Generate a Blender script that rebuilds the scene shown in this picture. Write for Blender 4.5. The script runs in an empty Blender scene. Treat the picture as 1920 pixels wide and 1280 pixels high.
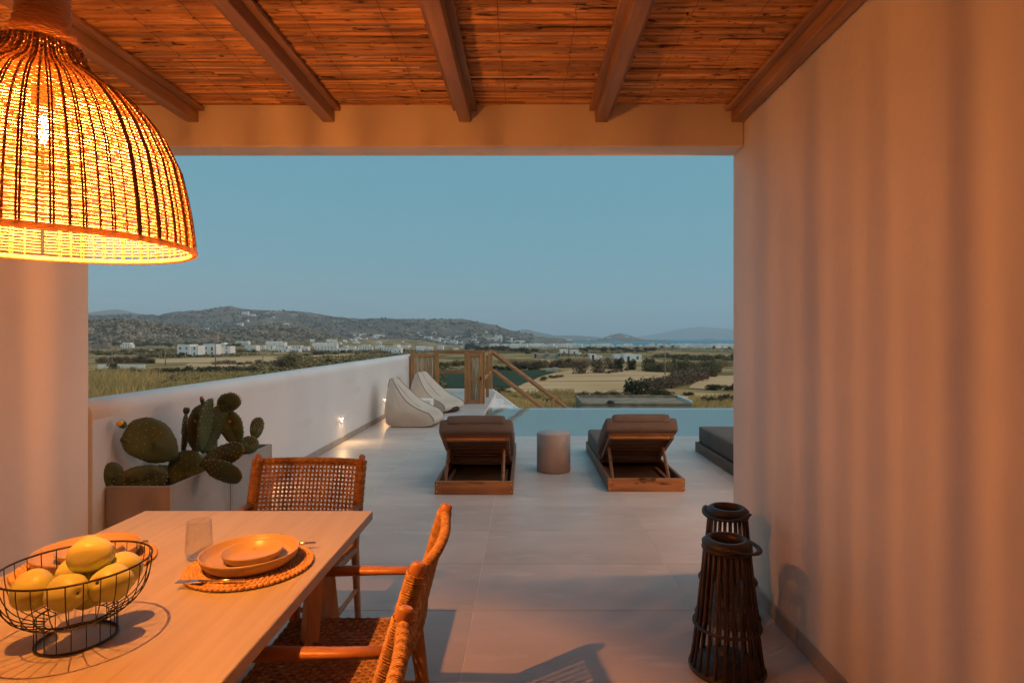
import bpy, math, random
from mathutils import Vector, Matrix, noise as mnoise
R = math.radians
PI = math.pi
rnd = random.Random(7)
sc = bpy.context.scene
COL = sc.collection

# ------------------------------------------------------------------ camera, sky, sun, exposure
H = 1.5                      # eye height above the terrace floor
F = 1080.0                   # focal length, in pixels of a 1920 px wide frame
VX, VY = 985.0, 633.0        # vanishing point of the terrace's long axis (+Y)
cam = bpy.data.cameras.new('camera')
cam.sensor_fit = 'HORIZONTAL'; cam.sensor_width = 36.0
cam.lens = F / 1920 * 36
cam.shift_x = -(VX - 960) / 1920
cam.shift_y = (VY - 640) / 1920
cam.clip_start = 0.05; cam.clip_end = 90000
co = bpy.data.objects.new('camera', cam); COL.objects.link(co)
co.location = (0, 0, H); co.rotation_euler = (R(90), 0, 0)
sc.camera = co

SUN_EL, SUN_AZ = 40.0, 105.0       # afterglow: azimuth clockwise from +Y
world = bpy.data.worlds.new('World'); sc.world = world; world.use_nodes = True
wn = world.node_tree; wn.nodes.clear()
sky = wn.nodes.new('ShaderNodeTexSky'); sky.sky_type = 'NISHITA'; sky.sun_disc = False
sky.sun_elevation = R(SUN_EL); sky.sun_rotation = R(SUN_AZ)
sky.altitude = 50; sky.air_density = 1.0; sky.dust_density = 0.6; sky.ozone_density = 3.0
tint = wn.nodes.new('ShaderNodeMix'); tint.data_type = 'RGBA'; tint.blend_type = 'MULTIPLY'
tint.inputs[0].default_value = 1.0; tint.inputs[7].default_value = (0.17, 0.085, 0.055, 1)
air = wn.nodes.new('ShaderNodeMix'); air.data_type = 'RGBA'; air.blend_type = 'ADD'      # the even blue of dusk, the same all round
air.inputs[0].default_value = 1.0; air.inputs[7].default_value = (0.62, 2.02, 2.65, 1)
bg = wn.nodes.new('ShaderNodeBackground'); bg.inputs[1].default_value = 0.1
wo = wn.nodes.new('ShaderNodeOutputWorld')
wn.links.new(sky.outputs[0], tint.inputs[6]); wn.links.new(tint.outputs[2], air.inputs[6]); wn.links.new(air.outputs[2], bg.inputs[0]); wn.links.new(bg.outputs[0], wo.inputs[0])

sun = bpy.data.lights.new('sun', 'SUN'); sun.energy = 1.12; sun.angle = R(80); sun.color = (1.0, 0.70, 0.50)
so = bpy.data.objects.new('sun', sun); COL.objects.link(so); so.location = (20, -5, 30)
el, az = R(SUN_EL), R(SUN_AZ)
dvec = Vector((math.sin(az) * math.cos(el), math.cos(az) * math.cos(el), math.sin(el)))
so.rotation_euler = dvec.to_track_quat('Z', 'Y').to_euler()

vs = sc.view_settings; vs.view_transform = 'Standard'; vs.look = 'None'; vs.exposure = 0.68; vs.gamma = 1.0
vs.use_curve_mapping = False
cy = sc.cycles
cy.use_denoising = True
cy.max_bounces = 7; cy.diffuse_bounces = 4; cy.glossy_bounces = 3; cy.transmission_bounces = 6
cy.transparent_max_bounces = 12; cy.volume_bounces = 1
cy.sample_clamp_indirect = 4.0; cy.caustics_reflective = False; cy.caustics_refractive = False
cy.use_adaptive_sampling = True; cy.adaptive_threshold = 0.012

# ------------------------------------------------------------------ helpers
class MB:
    """collects shapes; build() links them as one mesh object"""
    def __init__(s): s.v = []; s.f = []; s.sm = []
    def add(s, v, f, smooth=False):
        o = len(s.v); s.v += [tuple(p) for p in v]
        for q in f: s.f.append(tuple(i + o for i in q)); s.sm.append(smooth)
        return s
    def box(s, x0, x1, y0, y1, z0, z1, bev=0.0, M=None):
        if bev <= 0:
            v = [(x, y, z) for z in (z0, z1) for y in (y0, y1) for x in (x0, x1)]
            f = [(0, 2, 3, 1), (4, 5, 7, 6), (0, 1, 5, 4), (2, 6, 7, 3), (0, 4, 6, 2), (1, 3, 7, 5)]
        else:
            b = min(bev, (x1 - x0) * .45, (y1 - y0) * .45, (z1 - z0) * .45)
            v = []; idx = {}
            for ix, (X, Xi) in enumerate(((x0, x0 + b), (x1, x1 - b))):
                for iy, (Y, Yi) in enumerate(((y0, y0 + b), (y1, y1 - b))):
                    for iz, (Z, Zi) in enumerate(((z0, z0 + b), (z1, z1 - b))):
                        idx[ix, iy, iz, 0] = len(v); v.append((X, Yi, Zi))
                        idx[ix, iy, iz, 1] = len(v); v.append((Xi, Y, Zi))
                        idx[ix, iy, iz, 2] = len(v); v.append((Xi, Yi, Z))
            f = []
            def face(a, pts): f.append(tuple(pts))
            for i in (0, 1):
                q = [idx[i, a, c, 0] for a, c in ((0, 0), (1, 0), (1, 1), (0, 1))]; f.append(tuple(q if i else q[::-1]))
                q = [idx[a, i, c, 1] for a, c in ((0, 0), (0, 1), (1, 1), (1, 0))]; f.append(tuple(q if i else q[::-1]))
                q = [idx[a, c, i, 2] for a, c in ((0, 0), (1, 0), (1, 1), (0, 1))]; f.append(tuple(q if i else q[::-1]))
            for i in (0, 1):
                for j in (0, 1):
                    f.append((idx[i, j, 0, 0], idx[i, j, 0, 1], idx[i, j, 1, 1], idx[i, j, 1, 0])[::1 if i != j else -1])
                    f.append((idx[i, 0, j, 0], idx[i, 1, j, 0], idx[i, 1, j, 2], idx[i, 0, j, 2])[::1 if i != j else -1])
                    f.append((idx[0, i, j, 1], idx[1, i, j, 1], idx[1, i, j, 2], idx[0, i, j, 2])[::1 if i == j else -1])
                    for k in (0, 1):
                        t = (idx[i, j, k, 0], idx[i, j, k, 1], idx[i, j, k, 2])
                        f.append(t if (i + j + k) % 2 else t[::-1])
        if M is not None: v = [M @ Vector(p) for p in v]
        return s.add(v, f)
    def tube(s, pts, r, n=8, cap=True, smooth=True, closed=False, flat=None, up=None):
        """tube along pts; r number or list; flat = (a, b) cross-section factors"""
        P = [Vector(p) for p in pts]; m = len(P)
        rr = r if isinstance(r, (list, tuple)) else [r] * m
        v = []; nrm = None
        for i in range(m):
            if closed: t = P[(i + 1) % m] - P[i - 1]
            else: t = P[min(i + 1, m - 1)] - P[max(i - 1, 0)]
            t.normalize()
            if up is not None:
                u = Vector(up); nrm = (u - t * u.dot(t)).normalized()
            elif nrm is None:
                a = Vector((0, 0, 1)) if abs(t.z) < .9 else Vector((1, 0, 0))
                nrm = (a - t * a.dot(t)).normalized()
            else:
                nrm = nrm - t * nrm.dot(t)
                nrm.normalize()
            b = t.cross(nrm)
            fa, fb = flat or (1, 1)
            for k in range(n):
                a = 2 * PI * k / n
                v.append(P[i] + nrm * (math.cos(a) * rr[i] * fa) + b * (math.sin(a) * rr[i] * fb))
        f = []
        for i in range(m if closed else m - 1):
            for k in range(n):
                a, b2 = i * n, ((i + 1) % m) * n
                f.append((a + k, a + (k + 1) % n, b2 + (k + 1) % n, b2 + k))
        s.add(v, f, smooth)
        if cap and not closed:
            o = len(s.v) - len(v)
            s.f.append(tuple(o + k for k in range(n))[::-1]); s.sm.append(False)
            s.f.append(tuple(o + (m - 1) * n + k for k in range(n))); s.sm.append(False)
        return s
    def lathe(s, prof, n=32, c=(0, 0, 0), smooth=True, close=False):
        v = []
        for (r, z) in prof:
            for k in range(n):
                a = 2 * PI * k / n
                v.append((c[0] + r * math.cos(a), c[1] + r * math.sin(a), c[2] + z))
        f = []; m = len(prof)
        for i in range(m if close else m - 1):
            j = (i + 1) % m
            for k in range(n): f.append((i * n + k, i * n + (k + 1) % n, j * n + (k + 1) % n, j * n + k))
        return s.add(v, f, smooth)
    def disc(s, r, z, n=32, c=(0, 0), flip=False):
        v = [(c[0] + r * math.cos(2 * PI * k / n), c[1] + r * math.sin(2 * PI * k / n), z) for k in range(n)]
        return s.add(v, [tuple(range(n))[::-1 if flip else 1]])
    def ell(s, c, rx, ry, rz, nu=10, nv=6, M=None, fn=None):
        v = []; f = []
        for i in range(nv + 1):
            ph = PI * i / nv
            for k in range(nu):
                a = 2 * PI * k / nu
                p = Vector((math.sin(ph) * math.cos(a), math.sin(ph) * math.sin(a), math.cos(ph)))
                if fn: p = fn(p)
                p = Vector((p.x * rx, p.y * ry, p.z * rz))
                if M is not None: p = M @ p
                v.append(p + Vector(c))
        for i in range(nv):
            for k in range(nu):
                f.append((i * nu + k, (i + 1) * nu + k, (i + 1) * nu + (k + 1) % nu, i * nu + (k + 1) % nu))
        return s.add(v, f, True)
    def grid(s, nu, nv, fn, smooth=True):
        v = [fn(i / nu, j / nv) for j in range(nv + 1) for i in range(nu + 1)]
        f = [(j * (nu + 1) + i, j * (nu + 1) + i + 1, (j + 1) * (nu + 1) + i + 1, (j + 1) * (nu + 1) + i) for j in range(nv) for i in range(nu)]
        return s.add(v, f, smooth)
    def mesh(s, name, mat):
        me = bpy.data.meshes.new(name); me.from_pydata(s.v, [], s.f)
        me.polygons.foreach_set('use_smooth', s.sm); me.materials.append(mat); me.update()
        return me
    def build(s, name, mat, parent=None, loc=None, rz=0):
        return link(name, s.mesh(name, mat), parent, loc, rz)

def link(name, me, parent=None, loc=None, rz=0):
    o = bpy.data.objects.new(name, me); COL.objects.link(o)
    if parent is not None: o.parent = parent
    if loc is not None: o.location = loc
    if rz: o.rotation_euler = (0, 0, rz)
    return o
def tag(o, label=None, cat=None, group=None, kind=None):
    if label: o['label'] = label
    if cat: o['category'] = cat
    if group: o['group'] = group
    if kind: o['kind'] = kind
    return o
def thing(name, label, cat, loc=(0, 0, 0), rz=0, group=None):
    o = bpy.data.objects.new(name, None); COL.objects.link(o); o.location = loc; o.rotation_euler = (0, 0, rz)
    o.empty_display_size = .1
    return tag(o, label, cat, group)
def dup(root, loc, rz=0, label=None, parent=None):
    c = root.copy(); COL.objects.link(c); c.location = loc; c.rotation_euler = (0, 0, rz)
    if label: c['label'] = label
    def kids(a, b):
        for ch in list(a.children):
            d = ch.copy(); COL.objects.link(d); d.parent = b; kids(ch, d)
    src = list(root.children)
    for ch in src:
        d = ch.copy(); COL.objects.link(d); d.parent = c; kids(ch, d)
    return c

# ------------------------------------------------------------------ materials (all procedural)
def mat(name, col, rough=.6, col2=None, scale=4.0, stretch=(1, 1, 1), detail=5, lo=.35, hi=.65, bump=0.0, bscale=None,
        bstretch=None, rand=0.0, spec=.5, metal=0.0, trans=0.0, ior=1.45, sss=0.0, spots=None, gen=False):
    m = bpy.data.materials.new(name); m.use_nodes = True
    nt = m.node_tree; p = nt.nodes['Principled BSDF']; L = nt.links
    p.inputs['Base Color'].default_value = (*col, 1); p.inputs['Roughness'].default_value = rough
    p.inputs['Specular IOR Level'].default_value = spec; p.inputs['Metallic'].default_value = metal
    p.inputs['Transmission Weight'].default_value = trans; p.inputs['IOR'].default_value = ior
    tc = nt.nodes.new('ShaderNodeTexCoord')
    oi = nt.nodes.new('ShaderNodeObjectInfo') if rand else None
    def coords(st):
        mp = nt.nodes.new('ShaderNodeMapping'); mp.inputs['Scale'].default_value = st
        L.new(tc.outputs['Object'], mp.inputs['Vector'])
        if oi:
            cx = nt.nodes.new('ShaderNodeVectorMath'); cx.operation = 'SCALE'
            cb = nt.nodes.new('ShaderNodeCombineXYZ')
            for i in range(3): L.new(oi.outputs['Random'], cb.inputs[i])
            L.new(cb.outputs[0], cx.inputs[0]); cx.inputs['Scale'].default_value = 37.0
            L.new(cx.outputs[0], mp.inputs['Location'])
        return mp.outputs[0]
    cur = None
    if col2 is not None:
        nz = nt.nodes.new('ShaderNodeTexNoise'); nz.inputs['Scale'].default_value = scale; nz.inputs['Detail'].default_value = detail
        L.new(coords(stretch), nz.inputs['Vector'])
        mr = nt.nodes.new('ShaderNodeMapRange'); mr.inputs[1].default_value = lo; mr.inputs[2].default_value = hi
        L.new(nz.outputs['Fac'], mr.inputs[0])
        mx = nt.nodes.new('ShaderNodeMix'); mx.data_type = 'RGBA'
        mx.inputs[6].default_value = (*col, 1); mx.inputs[7].default_value = (*col2, 1)
        L.new(mr.outputs[0], mx.inputs[0]); cur = mx.outputs[2]
    if spots is not None:          # (colour, scale, lo, hi, stretch)
        nz = nt.nodes.new('ShaderNodeTexNoise'); nz.inputs['Scale'].default_value = spots[1]; nz.inputs['Detail'].default_value = 3
        L.new(coords(spots[4] if len(spots) > 4 else (1, 1, 1)), nz.inputs['Vector'])
        mr = nt.nodes.new('ShaderNodeMapRange'); mr.inputs[1].default_value = spots[2]; mr.inputs[2].default_value = spots[3]
        L.new(nz.outputs['Fac'], mr.inputs[0])
        mx = nt.nodes.new('ShaderNodeMix'); mx.data_type = 'RGBA'
        if cur is not None: L.new(cur, mx.inputs[6])
        else: mx.inputs[6].default_value = (*col, 1)
        mx.inputs[7].default_value = (*spots[0], 1)
        L.new(mr.outputs[0], mx.inputs[0]); cur = mx.outputs[2]
    if rand:
        hs = nt.nodes.new('ShaderNodeHueSaturation')
        mr = nt.nodes.new('ShaderNodeMapRange'); mr.inputs[3].default_value = 1 - rand; mr.inputs[4].default_value = 1 + rand
        L.new(oi.outputs['Random'], mr.inputs[0]); L.new(mr.outputs[0], hs.inputs['Value'])
        if cur is not None: L.new(cur, hs.inputs['Color'])
        else: hs.inputs['Color'].default_value = (*col, 1)
        cur = hs.outputs[0]
    if cur is not None: L.new(cur, p.inputs['Base Color'])
    if bump:
        nb = nt.nodes.new('ShaderNodeTexNoise'); nb.inputs['Scale'].default_value = bscale or scale * 4; nb.inputs['Detail'].default_value = 4
        L.new(coords(bstretch or stretch), nb.inputs['Vector'])
        bp = nt.nodes.new('ShaderNodeBump'); bp.inputs['Strength'].default_value = min(1, bump); bp.inputs['Distance'].default_value = .01
        L.new(nb.outputs['Fac'], bp.inputs['Height']); L.new(bp.outputs[0], p.inputs['Normal'])
    return m
def emat(name, col, strength):
    m = bpy.data.materials.new(name); m.use_nodes = True; nt = m.node_tree; nt.nodes.clear()
    e = nt.nodes.new('ShaderNodeEmission'); o = nt.nodes.new('ShaderNodeOutputMaterial')
    e.inputs[0].default_value = (*col, 1); e.inputs[1].default_value = strength; nt.links.new(e.outputs[0], o.inputs[0])
    return m

def translucent(m, col, fac):
    nt = m.node_tree; p = nt.nodes['Principled BSDF']; o = nt.nodes['Material Output']
    t = nt.nodes.new('ShaderNodeBsdfTranslucent'); t.inputs[0].default_value = (*col, 1)
    mx = nt.nodes.new('ShaderNodeMixShader'); mx.inputs[0].default_value = fac
    nt.links.new(p.outputs[0], mx.inputs[1]); nt.links.new(t.outputs[0], mx.inputs[2]); nt.links.new(mx.outputs[0], o.inputs[0])
    return m
m_plaster = mat('plaster', (.74, .685, .635), .75, (.675, .62, .57), 1.1, bump=.22, bscale=22, spots=((.61, .56, .515), 2.3, .62, .85, (1, 1, .45)))
m_plaster_out = mat('plaster_out', (.60, .62, .64), .75, (.555, .57, .585), 1.1, bump=.12, bscale=40, spots=((.52, .52, .52), 2.6, .62, .8, (1, .5, 2)))
m_skirt = mat('skirting_stone', (.33, .29, .26), .5, (.27, .24, .22), 6, rand=.08)
m_tile = mat('porcelain_tile', (.47, .43, .41), .42, (.40, .365, .35), 1.6, (1, 2.2, 1), detail=7, bump=.05, bscale=30, rand=.05,
             spots=((.53, .49, .47), 3.2, .58, .8, (1, 3, 1)))
m_grout = mat('grout', (.70, .66, .62), .8, (.62, .58, .55), 9)
m_beam = mat('beam_wood', (.40, .225, .12), .6, (.29, .155, .08), 2.2, (9, .9, 9), bump=.25, bscale=5, bstretch=(14, 1, 14), rand=.1, spots=((.12, .06, .03), 1.6, .68, .76, (3, 1, 3)))
m_reed = mat('reed', (.68, .375, .145), .55, (.47, .225, .075), 3, (1.5, 12, 12), rand=.42, bump=.5, bscale=4, bstretch=(2, 60, 60), spots=((.09, .04, .015), 4.5, .60, .70, (3.0, 14, 14)))
m_wire = mat('tie_wire', (.05, .035, .03), .5)
m_roof = mat('roof_board', (.10, .055, .03), .8)
m_wicker = translucent(mat('wicker', (.70, .52, .33), .5, (.58, .40, .23), 9, bump=.2, bscale=60), (.92, .66, .40), .32)
m_wicker_dk = mat('wicker_stake', (.44, .24, .11), .5, (.28, .14, .06), 14)
m_table = mat('table_oak', (.43, .41, .34), .42, (.375, .345, .275), 1.6, (16, 1.1, 16), bump=.12, bscale=4, bstretch=(40, 1.4, 40), spots=((.36, .26, .185), 2.4, .62, .75, (20, .8, 20)))
m_tleg = mat('table_leg_oak', (.50, .34, .22), .5, (.38, .25, .16), 2, (9, 9, 1))
m_teak = mat('chair_teak', (.43, .215, .095), .38, (.32, .145, .058), 3, (5, 5, 5), bump=.1, bscale=20)
m_rope = mat('rush_cord', (.50, .31, .15), .75, (.35, .195, .085), 30, bump=.5, bscale=160)
m_mat = mat('seagrass', (.64, .43, .22), .75, (.46, .28, .12), 22, bump=.4, bscale=120)
m_plate = mat('stoneware', (.46, .36, .245), .34, (.40, .30, .195), 3, spots=((.40, .24, .12), 40, .66, .72))
m_metal = mat('cutlery_steel', (.55, .52, .48), .25, metal=1.0)
m_black = mat('black_wire', (.018, .017, .016), .45)
m_quince = mat('quince_skin', (.56, .61, .25), .42, (.47, .52, .17), 5, rand=.07, bump=.08, bscale=30, spots=((.34, .27, .05), 9, .64, .76))
m_stem = mat('quince_calyx', (.10, .06, .025), .8)
m_glass = mat('glass', (.97, .98, .98), .02, trans=1.0, ior=1.45)
def thin_glass():
    m = bpy.data.materials.new('clear_glass'); m.use_nodes = True; nt = m.node_tree; nt.nodes.clear()
    o = nt.nodes.new('ShaderNodeOutputMaterial'); mx = nt.nodes.new('ShaderNodeMixShader'); g = nt.nodes.new('ShaderNodeBsdfGlossy'); t = nt.nodes.new('ShaderNodeBsdfTransparent')
    g.inputs['Roughness'].default_value = .02; t.inputs[0].default_value = (.95, .955, .95, 1)
    lw = nt.nodes.new('ShaderNodeLayerWeight'); lw.inputs[0].default_value = .5
    pw = nt.nodes.new('ShaderNodeMath'); pw.operation = 'POWER'; pw.inputs[1].default_value = 3.0; nt.links.new(lw.outputs['Facing'], pw.inputs[0])
    fr = nt.nodes.new('ShaderNodeMath'); fr.operation = 'MULTIPLY_ADD'; fr.inputs[1].default_value = .55; fr.inputs[2].default_value = .05; nt.links.new(pw.outputs[0], fr.inputs[0])
    nt.links.new(fr.outputs[0], mx.inputs[0]); nt.links.new(t.outputs[0], mx.inputs[1]); nt.links.new(g.outputs[0], mx.inputs[2]); nt.links.new(mx.outputs[0], o.inputs[0])
    return m
m_glass = thin_glass()
m_cane = mat('dark_cane', (.06, .03, .017), .45, (.026, .014, .009), 7, (6, 6, 1.5), rand=.25)
m_black_wood = mat('black_stained', (.022, .017, .015), .5, (.035, .026, .022), 8)
m_candle = mat('candle_wax', (.7, .62, .5), .6)
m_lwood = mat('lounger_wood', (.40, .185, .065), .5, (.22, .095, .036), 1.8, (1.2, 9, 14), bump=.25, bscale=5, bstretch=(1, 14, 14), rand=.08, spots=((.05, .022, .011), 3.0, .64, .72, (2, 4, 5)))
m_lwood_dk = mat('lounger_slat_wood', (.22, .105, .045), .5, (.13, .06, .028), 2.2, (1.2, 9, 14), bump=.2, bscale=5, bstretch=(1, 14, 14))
m_lwood_in = mat('lounger_inner_board', (.07, .038, .02), .7, (.045, .025, .014), 3)  # near-black tone puts the shade inside the lounger box into the board
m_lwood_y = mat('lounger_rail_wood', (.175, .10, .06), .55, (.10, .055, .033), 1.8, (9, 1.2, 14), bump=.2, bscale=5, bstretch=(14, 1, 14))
m_cush = mat('charcoal_canvas', (.125, .095, .08), .85, (.105, .08, .068), 3, bump=.3, bscale=7)
m_brass = mat('screw_brass', (.75, .6, .4), .35, metal=1.0)
m_stool = mat('concrete_stool', (.36, .31, .285), .7, (.31, .265, .245), 5, bump=.1, bscale=60)
m_bag = mat('bag_canvas', (.47, .43, .375), .85, (.42, .375, .32), 2.4, bump=.75, bscale=6)
m_piping = mat('bag_piping', (.20, .15, .11), .8)
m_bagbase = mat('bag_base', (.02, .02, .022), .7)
m_planter = mat('planter_concrete', (.30, .292, .288), .7, (.24, .232, .228), 3.2, bump=.1, bscale=30, spots=((.20, .175, .16), 2.1, .6, .75))
m_soil = mat('soil', (.055, .04, .03), .95, (.09, .07, .055), 30)
m_pad = mat('cactus_pad', (.046, .075, .026), .55, (.030, .050, .018), 5, rand=.22, bump=.2, bscale=18, spots=((.10, .075, .04), 14, .66, .76))
m_spine = mat('areole', (.34, .27, .15), .8)
m_yellow = mat('cactus_flower', (.75, .42, .04), .6)
m_redbud = mat('cactus_bud', (.40, .085, .045), .6)
m_gate = mat('gate_wood', (.40, .20, .075), .5, (.29, .13, .045), 2.2, (9, 9, 1.2), bump=.15, bscale=5, bstretch=(12, 12, 1), rand=.08)
m_rail = mat('rail_wood', (.36, .17, .06), .5, (.26, .11, .04), 2, (1, 7, 7))
m_bamboo = mat('bamboo_infill', (.44, .33, .20), .6, (.22, .15, .09), 3, (10, 10, 1.2), rand=.35)
m_white = mat('white_render', (.70, .71, .72), .7, (.65, .655, .66), 2)
m_far_white = mat('limewash', (.84, .82, .78), .8, (.76, .73, .68), .25, rand=.06)
m_far_beige = mat('bare_concrete', (.48, .42, .34), .85, (.38, .33, .27), .4)
m_window = mat('window_dark', (.05, .06, .075), .2)
m_shutter = mat('blue_shutter', (.10, .17, .26), .6)
m_ruin = mat('stone_ruin', (.36, .28, .20), .9, (.22, .17, .12), .8)
m_pole = mat('pole_wood', (.34, .27, .20), .85, (.24, .185, .135), 3, (4, 4, .5))
m_conc = mat('roof_concrete', (.33, .255, .175), .85, (.22, .17, .115), .9, spots=((.15, .13, .105), .7, .55, .7))
m_leaf_dk = mat('leaf_dark', (.05, .048, .02), .8, (.095, .085, .035), 1.2, rand=.25)
m_leaf_ol = mat('leaf_olive', (.135, .115, .048), .8, (.21, .165, .075), 1.0, rand=.25)
m_leaf_br = mat('leaf_dry', (.23, .155, .10), .85, (.14, .098, .06), 1.2, rand=.22)
m_straw = mat('straw', (.52, .36, .18), .85, (.34, .235, .11), .2, rand=.1)
m_grass = mat('field_grass', (.68, .44, .165), .85, (.34, .25, .085), .07, lo=.3, hi=.7)
m_trunk = mat('trunk', (.10, .07, .05), .9)
m_basin = mat('pool_plaster', (.80, .88, .88), .7, (.75, .84, .84), 2)

# ------------------------------------------------------------------ terrain
BASE_Z = -7.8
SEA_Z = -28.5
def interp(t, pts):
    if t <= pts[0][0]: return pts[0][1]
    for (a, b), (c, d) in zip(pts, pts[1:]):
        if t <= c: return b + (d - b) * (t - a) / (c - a)
    return pts[-1][1]
def sstep(a, b, t):
    t = max(0, min(1, (t - a) / (b - a))); return t * t * (3 - 2 * t)
PLAIN = [(0, 9.3), (250, 9.3), (400, 11.6), (700, 16.5), (1000, 21.0), (1500, 26.0), (2050, 29.6), (2150, 31), (2600, 34), (6000, 44)]
LAND = [(0, 9.3), (250, 9.3), (400, 11.2), (700, 13.5), (1000, 13.0), (1500, 9.0), (2100, 6.5), (6000, 6.5)]
def gz(x, y):
    e = interp(y, PLAIN)
    land = sstep(-180, -420, x + 0.02 * y)
    e = e * (1 - land) + interp(y, LAND) * land
    z = H - e
    a = sstep(60, 140, y)
    if a > 0: z += a * .45 * mnoise.noise(Vector((x * .018, y * .018, 3.1)))
    return z
def ground_at(px, py, lift=0.0):
    """where the sight line through a photograph position meets the plain"""
    d = 200.0
    for _ in range(40):
        e = H - gz((px - VX) / F * d, d)
        d = .5 * d + .5 * F * e / max(py - VY, 1.0)
    x = (px - VX) / F * d
    return x, d, gz(x, d) + lift
# ground sheet
ys = [-400, -100, 0, 20, 40, 60]
while ys[-1] < 1900: ys.append(ys[-1] + max(4.0, ys[-1] * .035))
ys += [2100, 2400, 3000, 3600, 4500, 6000]
mb = MB(); nxs = 150
vv = []
for y in ys:
    for i in range(nxs + 1):
        u = i / nxs * 2 - 1
        x = (u * .55 + u ** 3 * .45) * (500 + max(y, 0) * 1.5)
        vv.append((x, y, gz(x, y)))
ff = [(j * (nxs + 1) + i, j * (nxs + 1) + i + 1, (j + 1) * (nxs + 1) + i + 1, (j + 1) * (nxs + 1) + i) for j in range(len(ys) - 1) for i in range(nxs)]
mb.add(vv, ff, True)

def ground_material():
    m = bpy.data.materials.new('ground_dry'); m.use_nodes = True; nt = m.node_tree; p = nt.nodes['Principled BSDF']; L = nt.links
    p.inputs['Roughness'].default_value = .95; p.inputs['Specular IOR Level'].default_value = .1
    tc = nt.nodes.new('ShaderNodeTexCoord')
    def nz(scale, st, detail=6):
        mp = nt.nodes.new('ShaderNodeMapping'); mp.inputs['Scale'].default_value = st; L.new(tc.outputs['Object'], mp.inputs[0])
        n = nt.nodes.new('ShaderNodeTexNoise'); n.inputs['Scale'].default_value = scale; n.inputs['Detail'].default_value = detail
        L.new(mp.outputs[0], n.inputs['Vector']); return n.outputs['Fac']
    def ramp(src, stops):
        r = nt.nodes.new('ShaderNodeValToRGB'); L.new(src, r.inputs[0])
        while len(r.color_ramp.elements) < len(stops): r.color_ramp.elements.new(.5)
        for e, (q, c) in zip(r.color_ramp.elements, stops): e.position = q; e.color = (*c, 1)
        return r.outputs[0]
    a = ramp(nz(.012, (1, .45, 1)), [(.32, (.12, .095, .042)), (.43, (.29, .20, .085)), (.53, (.52, .34, .15)), (.63, (.22, .165, .068)), (.74, (.60, .40, .20))])
    b = ramp(nz(.09, (1, .5, 1)), [(.38, (.42, .42, .36)), (.56, (1, 1, 1))])
    mx = nt.nodes.new('ShaderNodeMix'); mx.data_type = 'RGBA'; mx.blend_type = 'MULTIPLY'; mx.inputs[0].default_value = .85
    L.new(a, mx.inputs[6]); L.new(b, mx.inputs[7]); L.new(mx.outputs[2], p.inputs['Base Color'])
    return m
m_ground = ground_material()
tag(mb.build('ground', m_ground), kind='structure')

# sea
m_sea = mat('sea_water', (.012, .19, .29), .55, (.018, .225, .33), .004, (1, .3, 1), spec=.12)
mb = MB(); mb.add([(-60000, 1300, SEA_Z), (60000, 1300, SEA_Z), (60000, 80000, SEA_Z), (-60000, 80000, SEA_Z)], [(0, 1, 2, 3)])
tag(mb.build('sea', m_sea), kind='structure')

# hills
def hill_mat(name, scrub, scrub2, rock, rs, rlo, rhi):
    return mat(name, scrub, .95, scrub2, rs * .18, spec=.1, lo=.38, hi=.62, spots=(rock, rs, rlo, rhi, (1, 1, 2)), bump=.0)
m_hill_rock = hill_mat('hill_rocky', (.085, .075, .05), (.16, .13, .088), (.36, .28, .205), .05, .55, .66)
m_hill = hill_mat('hill_scrub', (.105, .095, .083), (.18, .155, .13), (.29, .245, .20), .016, .56, .68)
m_hill_far = hill_mat('hill_far', (.11, .10, .085), (.14, .125, .10), (.2, .17, .14), .006, .55, .7)
HILLS = {}
def hill(name, D, prof, near, far, base, amp, nscale, m, nu=220, nv=26, x0=None, x1=None):
    """a ridge D metres out whose crest line has the heights of prof [(px, py)], with slopes near and far metres deep"""
    pts = [((px - VX) / F * D, H + (VY - py) / F * D) for px, py in prof]
    xa, xb = pts[0][0], pts[-1][0]
    sd = Vector((D * .013, D * .007, 1.7))
    def zf(x, y):
        c = interp(x, pts)
        t = (y - D)
        q = max(0.0, 1 - abs(t) / (near if t < 0 else far))
        q = q * q * (3 - 2 * q) if t > 0 else q ** 1.12
        z = base + (c - base) * q
        env = min(1, q * 3) * (1 - .75 * sstep(.75, 1.0, q))
        p = Vector((x, y, 0)) * nscale + sd
        z += amp * env * (mnoise.fractal(p, .9, 2.1, 5) )
        z += amp * .12 * min(1, q * 4) * mnoise.fractal(p * 6, .8, 2.2, 4)
        return z
    mb = MB()
    mb.grid(nu, nv, lambda u, v: (lambda x, y: (x, y, zf(x, y)))(xa + (xb - xa) * u, D - near + (near + far) * (v)), True)
    HILLS[name] = zf
    return tag(mb.build('hills', m), kind='structure')
hill('far_mtn', 9000, [(60, 600), (120, 590), (170, 583), (190, 580), (205, 578), (225, 581), (250, 587), (290, 594), (360, 604), (440, 634)], 2200, 2500, SEA_Z, 40, .0012, m_hill_far, 110, 14)
hill('main', 3500, [(-420, 606), (-200, 598), (0, 596), (90, 594), (150, 592), (200, 590), (250, 589), (300, 590), (330, 590), (360, 584), (400, 578), (425, 574.5), (450, 579), (480, 583), (520, 583), (550, 582), (580, 586), (620, 594), (680, 596), (720, 598), (760, 597), (800, 600), (850, 598), (870, 599), (900, 605), (930, 612), (960, 621), (985, 629), (1010, 634), (1045, 642)], 1500, 1400, SEA_Z, 38, .0042, m_hill, 300, 40)
hill('rocky_a', 1350, [(-350, 625), (-150, 612), (0, 606), (110, 606), (170, 603), (230, 598), (260, 601), (300, 605), (340, 611), (380, 620), (430, 630), (480, 638), (520, 646)], 430, 500, -27, 9, .016, m_hill_rock, 260, 40)
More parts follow.
